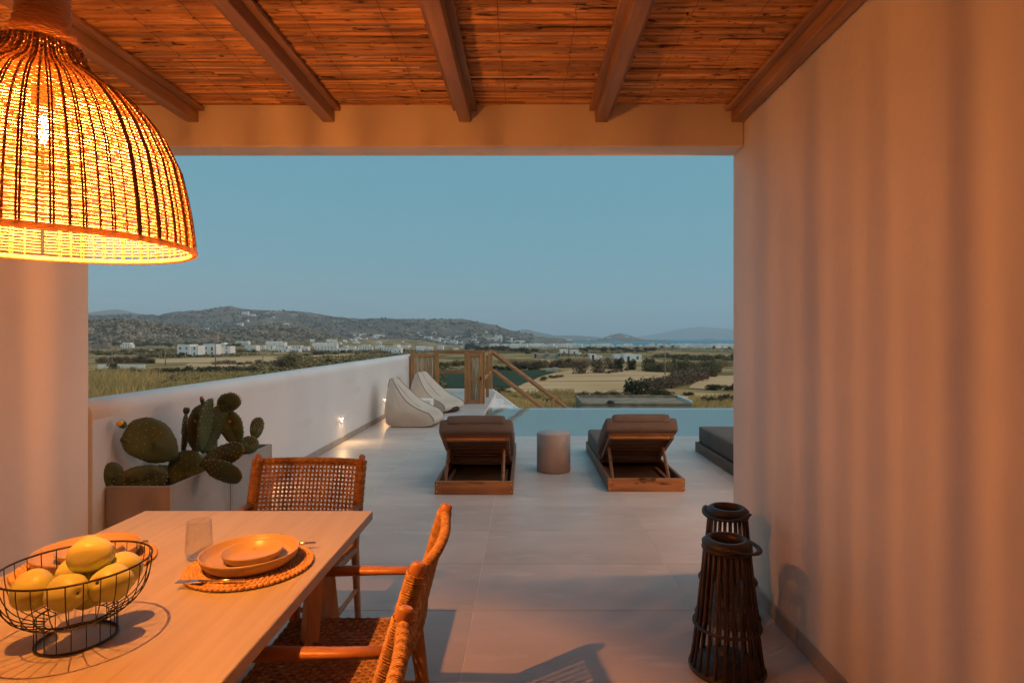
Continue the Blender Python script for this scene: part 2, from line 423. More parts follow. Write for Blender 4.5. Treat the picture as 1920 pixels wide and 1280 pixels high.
hill('rocky_b', 1800, [(330, 645), (380, 634), (420, 624), (450, 617), (480, 611), (515, 607), (550, 610), (580, 617), (610, 626), (650, 636), (700, 644)], 520, 600, -27, 11, .014, m_hill_rock, 240, 40)
hill('cape_far', 9500, [(930, 634.5), (955, 622), (985, 617), (1010, 623), (1040, 629), (1075, 628.5), (1110, 631), (1160, 634.5)], 1500, 1500, SEA_Z, 15, .001, m_hill_far, 60, 10)
hill('far_island', 17000, [(1150, 634), (1200, 631), (1240, 624), (1280, 616), (1315, 612), (1350, 615), (1400, 620), (1480, 623), (1560, 634)], 2500, 2500, SEA_Z, 40, .0008, m_hill_far, 70, 10)
hill('cone', 5000, [(1035, 640.4), (1050, 637.9), (1100, 637.5), (1125, 635.8), (1140, 630), (1152, 626), (1164, 624), (1178, 627), (1195, 633.5), (1210, 637.2), (1240, 637.9), (1265, 640.4)], 400, 600, SEA_Z, 7, .005, m_hill, 120, 18)
hill('islet', 8500, [(1304, 637.4), (1315, 635.6), (1325, 634.6), (1338, 635.3), (1352, 637.4)], 160, 160, SEA_Z, 3, .012, m_hill_rock, 30, 8)

# boulders and dark scrub strewn over the rocky hills
m_boulder = mat('boulder', (.38, .30, .22), .95, (.22, .175, .13), .06, spec=.1)
m_hill_scrub = mat('hill_bush', (.062, .060, .045), .95, (.10, .092, .068), .03, spec=.1)
def strew(name, label, h, px0, px1, d0, d1, n, smin, smax, m, seed, cat):
    r = random.Random(seed); mb = MB(); zf = HILLS[h]; k = 0
    while k < n:
        y = r.uniform(d0, d1); x = (r.uniform(px0, px1) - VX) / F * y
        if mnoise.noise(Vector((x * .011, y * .011, seed))) < r.uniform(-.5, .25): continue
        k += 1; z = zf(x, y); s0 = r.uniform(smin, smax) * (1.7 if r.random() < .08 else 1)
        v = []
        for q in range(5):
            a = 2 * PI * q / 5 + r.random(); v.append((x + s0 * math.cos(a) * r.uniform(.7, 1.3), y + s0 * math.sin(a) * r.uniform(.7, 1.3), z - .5 * s0))
        for q in range(4):
            a = 2 * PI * q / 4 + r.random(); v.append((x + s0 * .6 * math.cos(a), y + s0 * .6 * math.sin(a), z + s0 * r.uniform(.35, .85)))
        mb.add(v, [(0, 1, 5), (1, 6, 5), (1, 2, 6), (2, 3, 6), (3, 7, 6), (3, 4, 7), (4, 8, 7), (4, 0, 8), (0, 5, 8), (5, 6, 7, 8)])
    tag(mb.build(name, m), label, cat, kind='stuff')
strew('boulders', 'grey-brown boulders over the rocky hill at left', 'rocky_a', 120, 480, 960, 1345, 3600, 1.2, 4.2, m_boulder, 11, 'rocks')
strew('hill_scrub', 'dark scrub between boulders of the left hill', 'rocky_a', 120, 480, 960, 1345, 3000, 1.6, 4.6, m_hill_scrub, 12, 'scrub')
strew('boulders', 'grey-brown boulders over the rocky hill left of centre', 'rocky_b', 360, 680, 1320, 1795, 3600, 1.6, 5.5, m_boulder, 13, 'rocks')
strew('hill_scrub', 'dark scrub on the rocky hill left of centre', 'rocky_b', 360, 680, 1320, 1795, 3000, 2.0, 6.0, m_hill_scrub, 14, 'scrub')
strew('hill_scrub', 'dark scrub over the long ridge', 'main', 60, 1000, 2100, 3480, 6000, 3.0, 8.0, m_hill_scrub, 15, 'scrub')
strew('boulders', 'pale rock outcrops over the long ridge', 'main', 60, 1000, 2100, 3480, 1100, 3.0, 6.5, m_boulder, 16, 'rocks')

# fields laid on the plain
def field(name, corners, m, lift, n=26):
    P = [Vector((*ground_at(x, y)[:2], 0)) for x, y in corners]
    def fn(u, v):
        a = P[0].lerp(P[1], u); b = P[3].lerp(P[2], u); p = a.lerp(b, v)
        e = min(u, 1 - u, v, 1 - v)
        w = 1.6 * mnoise.noise(Vector((p.x * .09, p.y * .05, 5))) if e < .01 else 0
        x, y = p.x + w, p.y + w * 1.5
        return (x, y, gz(x, y) + lift)
    mb = MB(); mb.grid(n, n, fn)
    return tag(mb.build(name, m), kind='structure')
m_plough = mat('stubble', (.68, .43, .23), .95, (.58, .355, .18), .05, spec=.1, spots=((.32, .205, .105), .09, .56, .66, (.35, 4.5, 1)))
m_green = mat('crop_green', (.038, .058, .034), .95, (.052, .072, .04), .08, spec=.1)
m_tan = mat('bare_earth', (.66, .43, .23), .95, (.54, .345, .175), .06, spec=.1)
m_road = mat('dirt_road', (.60, .45, .31), .95, (.5, .37, .25), .1, spec=.1)
m_meadow = mat('meadow', (.46, .32, .105), .95, (.29, .22, .07), .05, spec=.1)
field('field', [(905, 742), (1180, 742), (1340, 699), (1085, 690)], m_plough, .10)
field('field', [(822, 727), (960, 727), (1050, 694), (826, 694)], m_green, .11)
field('field', [(1290, 728), (1420, 736), (1420, 702), (1325, 706)], m_tan, .10)
field('field', [(1260, 752), (1440, 764), (1440, 742), (1290, 738)], m_tan, .11)
field('field', [(150, 760), (560, 704), (470, 694), (150, 704)], m_meadow, .10)
field('field', [(345, 688), (480, 690), (480, 683), (355, 681)], m_tan, .10, 10)
field('field', [(276, 681), (520, 679), (520, 668.5), (284, 674)], m_tan, .11, 12)
field('field', [(560, 686), (735, 667), (700, 661), (560, 668)], m_tan, .10, 12)
field('road', [(140, 656.4), (300, 657.2), (300, 655.4), (140, 654.8)], m_road, .13, 10)

# haze: the evening air
# (built at the end, once everything stands)

# ------------------------------------------------------------------ terrace and shell of the house
XR, XL = 1.33, -2.645            # inner faces of the right and left walls
YN, YF = 3.50, 3.685             # near and far face of the lintel
YB = -3.2                        # wall behind the camera
ZC = 2.904                       # underside of the reed mat
tag(MB().box(XR, XR + .25, YB, YF, 0, 3.12, .004).build('wall_right', m_plaster), 'tall plastered wall on the right side of the covered terrace', 'wall')
tag(MB().box(XL - .22, XL, YB, YN - .003, 0, 3.12, .012).build('wall_left', m_plaster), 'plastered wall at the far left with a glowing orange stripe', 'wall')
tag(MB().box(XL - .22, XR - .002, YN, YF - .003, 2.66, 3.118, .006).build('lintel', m_plaster), 'plastered lintel beam across the top of the terrace opening', 'lintel')
tag(MB().box(XL - .2, XR + .2, YB - .25, YB - .003, 0, 3.12).build('wall_back', m_plaster), 'plastered house wall closing the terrace behind the table', 'wall')
tag(MB().box(XL - .3, XR + .3, YB - .3, YF + .02, 3.124, 3.25).build('roof_slab', m_roof), 'flat roof slab above the reed ceiling', 'roof')
# facade beyond the right wall (faces the pool)
fac = tag(MB().box(XR + .254, 7.0, YF - .30, YF - .004, 0, 3.25).build('facade_wall', m_plaster_out), 'white outer wall of the house facing the pool', 'wall')
# skirting on the right wall and along the parapet
sk = thing('skirting', 'grey stone skirting strip at the foot of the right wall', 'skirting')
y = YB
while y < YF - .05:
    y2 = min(y + 1.2, YF); MB().box(XR - .012, XR - .001, y + .0015, y2 - .0015, .002, .085, .002).build('skirting_tile', m_skirt, sk); y = y2
sk = thing('skirting', 'grey stone skirting strip along the foot of the white parapet', 'skirting')
y = 3.55
while y < 13.0:
    y2 = min(y + 1.2, 13.0); MB().box(-2.628, -2.616, y + .0015, y2 - .0015, .002, .085, .002).build('skirting_tile', m_skirt, sk); y = y2

# floor: grout bed + individual tiles
PX0, PY0, PY1 = -.81, 8.80, 12.66      # pool left edge, near edge, far edge
mb = MB()
mb.box(-2.9, 8.5, YB - .25, PY0 - .001, -.30, -.0018)
mb.box(-2.9, PX0 - .001, PY0, 16.4, -.30, -.0018)
floor = tag(mb.build('terrace_floor', m_grout), kind='structure')
TX, TY = 1.21, .655
xs = [-.285 + TX * k for k in range(-2, 8)]
tile_cache = {}
ty = 3.17 - TY * 10
while ty < 15.9:
    for x0 in xs:
        x1 = x0 + TX; y0, y1 = ty, ty + TY
        if x0 > 1.3 and ty < 2.5: continue
        rects = []
        if y1 <= PY0: rects.append((x0, x1, y0, y1))
        elif y0 >= PY0: rects.append((x0, min(x1, PX0), y0, y1))
        else: rects += [(x0, min(x1, PX0), y0, y1), (max(x0, PX0 + .002), x1, y0, PY0)]
        for a, b, c, d in rects:
            a, b, d = max(a, -2.628), min(b, 8.4), min(d, 15.95)
            if b - a < .03 or d - c < .03: continue
            g = .0016
            key = (round(b - a, 3), round(d - c, 3))
            if key not in tile_cache:
                tile_cache[key] = MB().box(0, b - a - 2 * g, 0, d - c - 2 * g, -.008, 0, .0012).mesh('tile', m_tile)
            link('tile', tile_cache[key], floor, (a + g, c + g, rnd.uniform(-.0004, .0004)))
    ty += TY
mb = MB(); ZB = BASE_Z - 2
mb.box(-2.88, 8.48, YB - .24, PY0 - .22, ZB, -.302); mb.box(-2.88, PX0 - .22, PY0 - .218, 16.38, ZB, -.302); mb.box(PX0 - .218, 8.58, PY0 - .218, PY1 + .03, ZB, -1.91)
tag(mb.build('house_base', m_white), 'white lower storey of the house under the terrace', 'building')
# pool
mb = MB()
W0, W1 = PX0, 8.4
mb.box(W0 - .004, W1, PY0 + .001, PY1, -1.55, -1.45)                       # bottom
mb.box(W0 - .20, W0 - .001, PY0 + .001, PY1 + .2, -1.9, -.306)             # left wall
mb.box(W0, W1, PY0 - .2, PY0 - .001, -1.9, -.306)
mb.box(W0 + .002, W1, PY1 - .16, PY1 - .002, -1.44, -.055)                 # overflow edge, just under the water
mb.box(W1, W1 + .2, PY0, PY1, -1.9, -.02)
pool = tag(mb.build('pool_basin', m_basin), 'pale plastered basin of the infinity pool', 'pool')
def water_material():
    m = bpy.data.materials.new('pool_water'); m.use_nodes = True; nt = m.node_tree; nt.nodes.clear(); L = nt.links
    o = nt.nodes.new('ShaderNodeOutputMaterial'); mx = nt.nodes.new('ShaderNodeMixShader'); g = nt.nodes.new('ShaderNodeBsdfGlossy')
    t = nt.nodes.new('ShaderNodeBsdfTransparent'); t.inputs[0].default_value = (.94, .975, .975, 1); g.inputs['Roughness'].default_value = .03
    fr = nt.nodes.new('ShaderNodeFresnel'); fr.inputs[0].default_value = 1.33
    n = nt.nodes.new('ShaderNodeTexNoise'); n.inputs['Scale'].default_value = 2.2; n.inputs['Detail'].default_value = 2
    b = nt.nodes.new('ShaderNodeBump'); b.inputs['Strength'].default_value = .12; b.inputs['Distance'].default_value = .02
    tc = nt.nodes.new('ShaderNodeTexCoord'); L.new(tc.outputs['Object'], n.inputs['Vector'])
    L.new(n.outputs['Fac'], b.inputs['Height'])
    L.new(b.outputs[0], g.inputs['Normal']); L.new(b.outputs[0], fr.inputs['Normal'])
    L.new(fr.outputs[0], mx.inputs[0]); L.new(t.outputs[0], mx.inputs[1]); L.new(g.outputs[0], mx.inputs[2]); L.new(mx.outputs[0], o.inputs[0])
    return m
tag(MB().add([(W0 + .001, PY0 + .002, -.03), (W1, PY0 + .002, -.03), (W1, PY1, -.03), (W0 + .001, PY1, -.03)], [(0, 1, 2, 3)]).build('water', water_material()), kind='structure')

# parapet with a softly rounded top
def parapet():
    prof = [(-.11, 0), (-.11, 1.075), (-.10, 1.098), (-.075, 1.11), (.03, 1.109), (.062, 1.10), (.086, 1.083), (.102, 1.058), (.109, 1.03), (.11, 1.0), (.11, 0)]
    mb = MB(); ysec = [YN + .002] + [YN + i * .4 for i in range(1, 27)] + [14.1, 14.18, 14.22, 14.24]
    v = []
    for y in ysec:
        k = 1.0 if y < 14.11 else 1 - .10 * ((y - 14.1) / .14) ** 2
        for (x, z) in prof:
            wob = .004 * mnoise.noise(Vector((y * .9, z * 2, 1)))
            v.append((-2.741 + x * k + wob, y, z * (k if z > .5 else 1) if z > 0 else -.29))
    n = len(prof)
    f = [(j * n + i, (j + 1) * n + i, (j + 1) * n + i + 1, j * n + i + 1) for j in range(len(ysec) - 1) for i in range(n - 1)]
    f += [tuple(range(n)), tuple((len(ysec) - 1) * n + i for i in range(n))[::-1]]
    mb.add(v, f, False)
    for q, fc in enumerate(f[:-2]):
        if fc[0] % n not in (0, n - 2): mb.sm[q] = True
    return mb
tag(parapet().build('parapet', m_plaster_out), 'long white plastered parapet wall along the left edge of the terrace', 'wall')

# step lights recessed in the parapet
WARM = (1.0, .50, .19)
m_step_em = emat('step_lamp_glow', (1.0, .58, .25), 700)
m_step = mat('step_light_white', (.75, .72, .68), .5)
def step_light(y, label):
    t = thing('step_light', label, 'wall light', (-2.631, y, .35), 0, 'small step lights set in the white parapet')
    mb = MB(); n = 18
    ring = [(.004, .034 * math.cos(2 * PI * k / n), .052 * math.sin(2 * PI * k / n)) for k in range(n)]
    mb.tube(ring, .006, 6, closed=True)
    mb.build('bezel', m_step, t)
    mb = MB()                                       # hood over the lamp
    mb.grid(10, 5, lambda u, v: (.003 + .040 * math.sin(PI * u) * math.sin(PI / 2 * v) , .031 * math.cos(PI * u), .004 + .046 * math.sin(PI * u) * math.cos(PI / 2 * v)))
    mb.build('hood', m_step, t)
    mb = MB(); k = 12
    mb.add([(.006 + .020 * math.sin(2 * PI * i / k) * .5 + .010, .020 * math.cos(2 * PI * i / k), -.006 + .016 * math.sin(2 * PI * i / k)) for i in range(k)], [tuple(range(k))])
    mb.build('lamp_lens', m_step_em, t)
step_light(8.23, 'lit step light in the parapet, the nearer and lower-left of the two visible')
step_light(10.80, 'lit step light in the parapet right beside the beanbag')
step_light(5.66, 'step light in the parapet hidden behind the planter and chair')

# outdoor wall lamp on the pool side of the house, just round the corner of the right wall
def sconce():
    t = thing('wall_lamp', 'lit wall lamp on the outer wall round the corner of the right wall', 'wall light', (2.45, YF - .002, 1.75))
    MB().lathe([(.0, 0), (.045, 0), (.045, .012), (.0, .012)], 20).build('mount', m_step, t).rotation_euler = (R(-90), 0, 0)
    MB().lathe([(.0, .062), (.030, .060), (.034, .075), (.0, .078)], 20, (0, .09, 0)).build('cap', m_black_wood, t)
    MB().box(-.008, .008, .01, .085, .063, .074).build('arm', m_black_wood, t)
    MB().ell((0, .09, .0), .06, .06, .06, 14, 10).build('globe', emat('sconce_glow', (1.0, .37, .085), 420), t)
sconce()

# ------------------------------------------------------------------ ceiling: beams, reeds, ties
BX = [-2.845 + .826 * k for k in range(6)]
names = ['roof beam running above the pendant lamp at far left', 'roof beam at far left, its end just right of the wicker lampshade', 'roof beam second from the left among those meeting the lintel',
         'roof beam meeting the middle of the lintel', 'roof beam fourth from the left along the lintel', 'dark roof beam tight against the right wall']
for i, x in enumerate(BX):
    if i == 0: continue
    x = min(x, XR - .037)
    t = thing('roof_beam', names[i], 'beam', (x, 0, 0), 0, 'wooden roof beams under the reed ceiling')
    MB().box(-.036, .036, YB, YN - .002, 2.806, 2.872, .004).build('beam', m_beam, t)
    MB().box(-.072, .036 if i == 5 else .072, YB, YN - .004, 2.8735, 2.8985, .003).build('batten', m_beam, t)

reeds = thing('reed_ceiling', 'ceiling mat of dry brown reeds tied with wire above the beams', 'ceiling')
def reed_mesh(k):
    r = random.Random(k); mb = MB(); m = 6
    pts = [(i / (m - 1), r.uniform(-.0012, .0012) + .0018 * math.sin(i * 1.3 + k), r.uniform(-.001, .001)) for i in range(m)]
    rad = [(.0088 + r.uniform(-.0012, .0012)) * (1.0 if i % 2 else 1.12) for i in range(m)]
    v = []; n = 5
    for i in range(m):
        for q in range(n):
            a = 2 * PI * q / n + k
            v.append((pts[i][0], pts[i][1] + rad[i] * math.cos(a), pts[i][2] + rad[i] * math.sin(a)))
    f = [(i * n + q, i * n + (q + 1) % n, (i + 1) * n + (q + 1) % n, (i + 1) * n + q) for i in range(m - 1) for q in range(n)]
    mb.add(v, f, True)
    return mb.mesh('reed', m_reed)
RM = [reed_mesh(k) for k in range(14)]
rr = random.Random(21)
y = YN - .008; count = 0
while y > 2.30:
    x = -3.0 + rr.uniform(-.3, .3)
    while x < XR:
        ln = rr.uniform(.8, 2.0)
        x2 = min(x + ln, XR - .002)
        x1 = max(x, XL - .2)
        if x2 - x1 > .1:
            o = link('reed', RM[rr.randrange(14)], reeds, (x1, y + rr.uniform(-.002, .002), ZC + .011 + rr.uniform(-.006, .009)))
            o.scale = (x2 - x1, rr.uniform(.85, 1.25), rr.uniform(.85, 1.25)); o.rotation_euler = (0, 0, rr.uniform(-.0025, .0025)); count += 1
        x = x2 + rr.uniform(.002, .02)
    y -= rr.uniform(.0150, .0185)
mb = MB()
while y > YB:
    x = XL - .2
    while x < XR:
        x2 = min(x + rr.uniform(1.2, 2.6), XR - .002)
        zz = ZC + .008 + rr.uniform(-.003, .003)
        mb.tube([(x, y, zz), ((x + x2) / 2, y + rr.uniform(-.002, .002), zz), (x2, y, zz)], rr.uniform(.0075, .0095), 5, False)
        x = x2 + .01
    y -= .0168
o = mb.build('reed_mass', m_reed, reeds); o['kind'] = 'stuff'
MB().box(XL - .2, XR - .001, YB, YN - .003, ZC + .030, ZC + .045).build('backing', m_roof, reeds)
for x in [-2.3, -2.02 + .3, -1.45, -.98, -.62, -.12, .22, .72, 1.02]:
    pts = []; yy = 2.2
    while yy < YN - .01:
        pts.append((x + rr.uniform(-.006, .006), yy, ZC - .0005 + rr.uniform(-.001, .001))); yy += .045
    MB().tube(pts, .0011, 4, False).build('tie_wire', m_wire, reeds)

# ------------------------------------------------------------------ wicker pendant lamp over the table
LX, LY, LZ = -1.13, 1.35, 1.715
def pendant():
    t = thing('pendant_lamp', 'large glowing dome-shaped wicker pendant lamp hanging over the table', 'pendant lamp', (LX, LY, LZ))
    prof = [(r_ * .932, z_) for r_, z_ in [(.330, 0), (.3295, .03), (.321, .095), (.309, .155), (.297, .205), (.26, .281), (.225, .325), (.19, .358), (.15, .383), (.113, .405), (.09, .43)]] + [(.075, .465)]
    # resample by arc length
    cum = [0]
    for (a, b), (c, d) in zip(prof, prof[1:]): cum.append(cum[-1] + math.hypot(c - a, d - b))
    def at(sv):
        for i in range(len(prof) - 1):
            if sv <= cum[i + 1] + 1e-9:
                k = (sv - cum[i]) / (cum[i + 1] - cum[i]); return (prof[i][0] + (prof[i + 1][0] - prof[i][0]) * k, prof[i][1] + (prof[i + 1][1] - prof[i][1]) * k)
        return prof[-1]
    n = 76; m = 304
    slit = math.atan2(3.14 - LY, XL - LX)             # gap added to the weave, aimed to light a stripe on the left wall
    mb = MB(); rl = random.Random(3)
    sv = .018; j = 0
    while sv < cum[-1]:
        r, z = at(sv); pts = []
        if r > .15:
            for q in range(m + 1):
                th = slit + .013 * (.31 / r) + (2 * PI - .026 * (.31 / r)) * q / m
                off = .0017 * math.cos(n / 2 * th + j * PI) + rl.uniform(-.0003, .0003)
                pts.append(((r + off) * math.cos(th), (r + off) * math.sin(th), z + rl.uniform(-.00025, .00025)))
            mb.tube(pts, .0023, 4, True, up=(0, 0, 1), flat=(1.05, .85))
            sv += .0082
        else:
            for q in range(96):
                th = 2 * PI * q / 96; off = .0028 * math.cos(24 * th + j * PI)
                pts.append(((r + off) * math.cos(th), (r + off) * math.sin(th), z))
            mb.tube(pts, .0040, 4, closed=True, up=(0, 0, 1))
            sv += .0086
        j += 1
    o = mb.build('shade_weave', m_wicker, t); o['kind'] = 'stuff'
    mb = MB()
    for k in range(n):
        th = 2 * PI * k / n + rl.uniform(-.004, .004)
        if abs((th - slit + PI) % (2 * PI) - PI) < .055: continue
        wide = k % 2 == 0
        rad = .0026 if wide else .0027
        rad *= rl.uniform(.7, 1.35)
        for dth in ((-.0080, .0080) if wide else (0,)):
            pts = []
            for i in range(22):
                r, z = at(cum[-1] * i / 21)
                a = th + dth * (.33 / max(r, .12)) * (1 if r > .12 else .6)
                ro = r + (.0022 if wide else 0)
                pts.append((ro * math.cos(a), ro * math.sin(a), z))
            mb.tube(pts, rad, 5, True)
    o = mb.build('shade_stakes', m_wicker_dk, t); o['kind'] = 'stuff'
    mb = MB()
    mb.tube([(.3085 * math.cos(2 * PI * q / 72), .3085 * math.sin(2 * PI * q / 72), .002) for q in range(72)], .0075, 8, closed=True)
    mb.build('rim', m_wicker, t)
    mb = MB(); z = .465; j = 0                            # wrapped neck
    while z < 1.185:
        r = .047 + .028 * max(0, 1 - (z - .465) / .09) ** 2
        mb.tube([((r + .002 * math.cos(14 * th + j * PI)) * math.cos(th), (r + .002 * math.cos(14 * th + j * PI)) * math.sin(th), z) for th in [2 * PI * q / 56 for q in range(56)]], .0048, 4, closed=True, up=(0, 0, 1))
        z += .0086; j += 1
    o = mb.build('neck', m_wicker, t); o['kind'] = 'stuff'
    MB().tube([(0, 0, .36), (0, 0, 1.18)], .004, 6).build('cord', m_black, t)
    so_ = MB().lathe([(.0, .37), (.021, .37), (.023, .33), (.019, .318), (.0, .318)], 16).build('socket', m_black_wood, t)
    MB().ell((0, 0, .272), .0105, .0105, .036, 10, 8).build('bulb', emat('bulb_glow', (1.0, .31, .052), 13000), so_)
pendant()

# ------------------------------------------------------------------ table
TX0, TX1, TY0, TY1, TZ = -1.65, -.662, .45, 2.50, .75
def table():
    t = thing('dining_table', 'pale oak dining table with angled trestle legs under the wicker lamp', 'table', ((TX0 + TX1) / 2, (TY0 + TY1) / 2, 0))
    w, l = (TX1 - TX0) / 2, (TY1 - TY0) / 2
    MB().box(-w, w, -l, l, TZ - .038, TZ, .0025).build('table_top', m_table, t)
    for sy in (1, -1):
        for sx in (1, -1):
            x = sx * (w - .10)
            for d in (-1, 1):
                mb = MB()
                y0, y1 = sy * (l - .36) + d * .035, sy * (l - .36) + d * .22
                mb.tube([(x, y1, 0.0), (x, y0, TZ - .04)], .045, 4, True, False, flat=(.75, 1.0), up=(1, 0, 0))
                mb.build('leg', m_tleg, t)
        MB().box(-w + .06, w - .06, sy * (l - .36) - .05, sy * (l - .36) + .05, TZ - .10, TZ - .039, .003).build('cross_rail', m_tleg, t)
    MB().box(-.03, .03, -l + .42, l - .42, TZ - .12, TZ - .06, .003).build('long_rail', m_tleg, t)
table()

# place settings
def braid(t, Rm):
    mb = MB(); r = Rm; row = 0
    while r > .02:
        n = max(6, int(2 * PI * r / .017)); 
        for k in range(n):
            th = 2 * PI * k / n + row * .3
            for q in (-1, 1):
                a = th + q * .25 * 2 * PI / n
                rr_ = r - .008 + q * .0052
                M = Matrix.Rotation(a + PI / 2 + q * .55, 3, 'Z')
                mb.ell((rr_ * math.cos(a), rr_ * math.sin(a), .0068 + .0014 * q), .0125, .0062, .0064, 6, 4, M)
        r -= .0215; row += 1
    o = mb.build('braid', m_mat, t); o['kind'] = 'stuff'
    MB().lathe([(.0, .0005), (Rm - .012, .0005), (Rm - .012, .004), (0, .004)], 40).build('base', m_mat, t)
def setting(x, y, side, lab):
    t = thing('placemat', 'round braided straw placemat ' + lab, 'placemat', (x, y, TZ + .0005), rnd.uniform(0, 1))
    braid(t, .192)
    z = TZ + .0155
    o = MB().lathe([(0, .004), (.108, .004), (.113, 0), (.128, .004), (.143, .018), (.1495, .036), (.151, .0415), (.1485, .0435), (.1455, .040), (.138, .018), (.124, .0115), (0, .0095)], 64).build('dinner_plate', m_plate, None, (x, y, z))
    tag(o, 'wide tan stoneware plate on the placemat ' + lab, 'plate')
    o = MB().lathe([(0, .002), (.066, .002), (.07, 0), (.083, .010), (.0925, .027), (.094, .032), (.0925, .0335), (.089, .030), (.078, .012), (.062, .007), (0, .006)], 56).build('bowl', m_plate, None, (x + .005, y + .004, z + .0095))
    tag(o, 'small tan stoneware bowl on the plate ' + lab, 'bowl')
    # fork and knife lying along the edge of the mat
    zf = TZ + .0215
    fk = thing('fork', 'slim metal fork on the placemat ' + lab, 'fork', (x - side * .055, y - .158, zf), R(4 if side > 0 else 176))
    MB().tube([(-.015, 0, 0), (.11, 0, .001)], .0034, 8).build('handle', m_metal, fk)
    MB().box(-.045, -.012, -.011, .011, -.0012, .0012, .001).build('head', m_metal, fk)
    for q in range(4):
        MB().box(-.088, -.044, -.0105 + q * .0062, -.0081 + q * .0062, -.001, .001).build('tine', m_metal, fk)
    kn = thing('knife', 'slim metal knife behind the plate on the placemat ' + lab, 'knife', (x + side * .03, y + .152, zf), R(5))
    MB().tube([(.03, 0, 0), (.125, 0, .001)], .0038, 8).build('handle', m_metal, kn)
    MB().box(-.08, .031, -.008, .006, -.0008, .0008).build('blade', m_metal, kn)
setting(-.900, 1.885, 1, 'at the right front of the table')
setting(-1.445, 1.90, -1, 'at the left behind the fruit basket')

t = thing('tumbler', 'clear water glass standing on the table beside the plate', 'glass', (-1.113, 1.965, TZ + .0006))
MB().lathe([(.0, 0), (.030, 0), (.036, .002), (.0415, .012), (.0435, .03), (.038, .125), (.0368, .1265), (.0358, .125), (.041, .032), (.038, .016), (.030, .010), (0, .009)], 40).build('glass_body', m_glass, t)

# wire fruit basket with quinces
BXc, BYc = -1.118, 1.437
t = thing('fruit_basket', 'black wire fruit basket on a wire foot, full of quinces', 'basket', (BXc, BYc, TZ))
def bprof(u):                                       # bowl wires, bottom centre to rim
    r = .157 * (1 - (1 - u) ** 2.1) ** .62 if u > 0 else 0
    return r, .052 + .136 * u ** 1.7
ring = lambda r, z, n=48: [(r * math.cos(2 * PI * k / n), r * math.sin(2 * PI * k / n), z) for k in range(n)]
MB().tube(ring(.157, .188), .0028, 6, closed=True).build('rim', m_black, t)
nw = 30
for k in range(nw):
    a = 2 * PI * k / nw
    pts = []
    for i in range(11):
        u = .12 + .88 * i / 10; r, z = bprof(u); pts.append((r * math.cos(a), r * math.sin(a), z))
    MB().tube(pts, .0013, 4).build('wire', m_black, t)
for u in (.12, .3): 
    r, z = bprof(u); MB().tube(ring(r, z - .001, 36), .0016, 4, closed=True).build('bottom_ring', m_black, t)
MB().tube(ring(.083, .0035), .0032, 6, closed=True).build('foot_ring', m_black, t)
MB().tube(ring(.083, .066), .0022, 5, closed=True).build('foot_ring', m_black, t)
for k in range(18):
    a = 2 * PI * k / 18
    MB().tube([(.083 * math.cos(a), .083 * math.sin(a), .003), (.083 * math.cos(a), .083 * math.sin(a), .067)], .0013, 4).build('foot_wire', m_black, t)
def qshape(p):
    k = 1 + .06 * math.cos(5 * math.atan2(p.y, p.x) + 1) * (1 - abs(p.z)) 
    d = 1 - .16 * math.exp(-((p.x ** 2 + p.y ** 2) / .05))
    w = 1 - .10 * p.z
    return Vector((p.x * k * w, p.y * k * w, p.z * d))
qm = []
for k in range(3):
    mb = MB(); mb.ell((0, 0, 0), (.043 + .002 * k), .044, .052 - .002 * k, 24, 16, None, qshape); qm.append(mb.mesh('quince', m_quince))
sm_ = MB().ell((0, 0, .040), .006, .006, .006, 6, 4).mesh('calyx', m_stem)
Q = [((.012, -.045, .135), (80, 20, 60), 'quince at the front of the basket with its dark calyx toward the left', 0),
     ((-.085, -.030, .137), (50, 10, 200), 'quince at the left front of the basket', 1),
     ((.086, -.004, .140), (60, -30, 10), 'quince at the right side of the basket', 2),
     ((.055, .075, .142), (70, 20, -40), 'quince at the back right of the basket', 0),
     ((-.045, .062, .140), (65, 0, 120), 'quince at the back left of the basket, behind the topmost one', 1),
     ((.012, .012, .118), (30, 0, 10), 'quince in the middle of the basket under the others', 2),
     ((.020, .020, .200), (88, 0, 108), 'topmost quince lying across the heap in the basket', 0)]
for (p, e, lab, k) in Q:
    o = link('quince', qm[k], None, (BXc + p[0], BYc + p[1], TZ + p[2])); o.rotation_euler = tuple(R(a) for a in e)
    tag(o, lab, 'fruit', 'yellow quinces heaped in the wire basket')
    link('calyx', sm_, o)

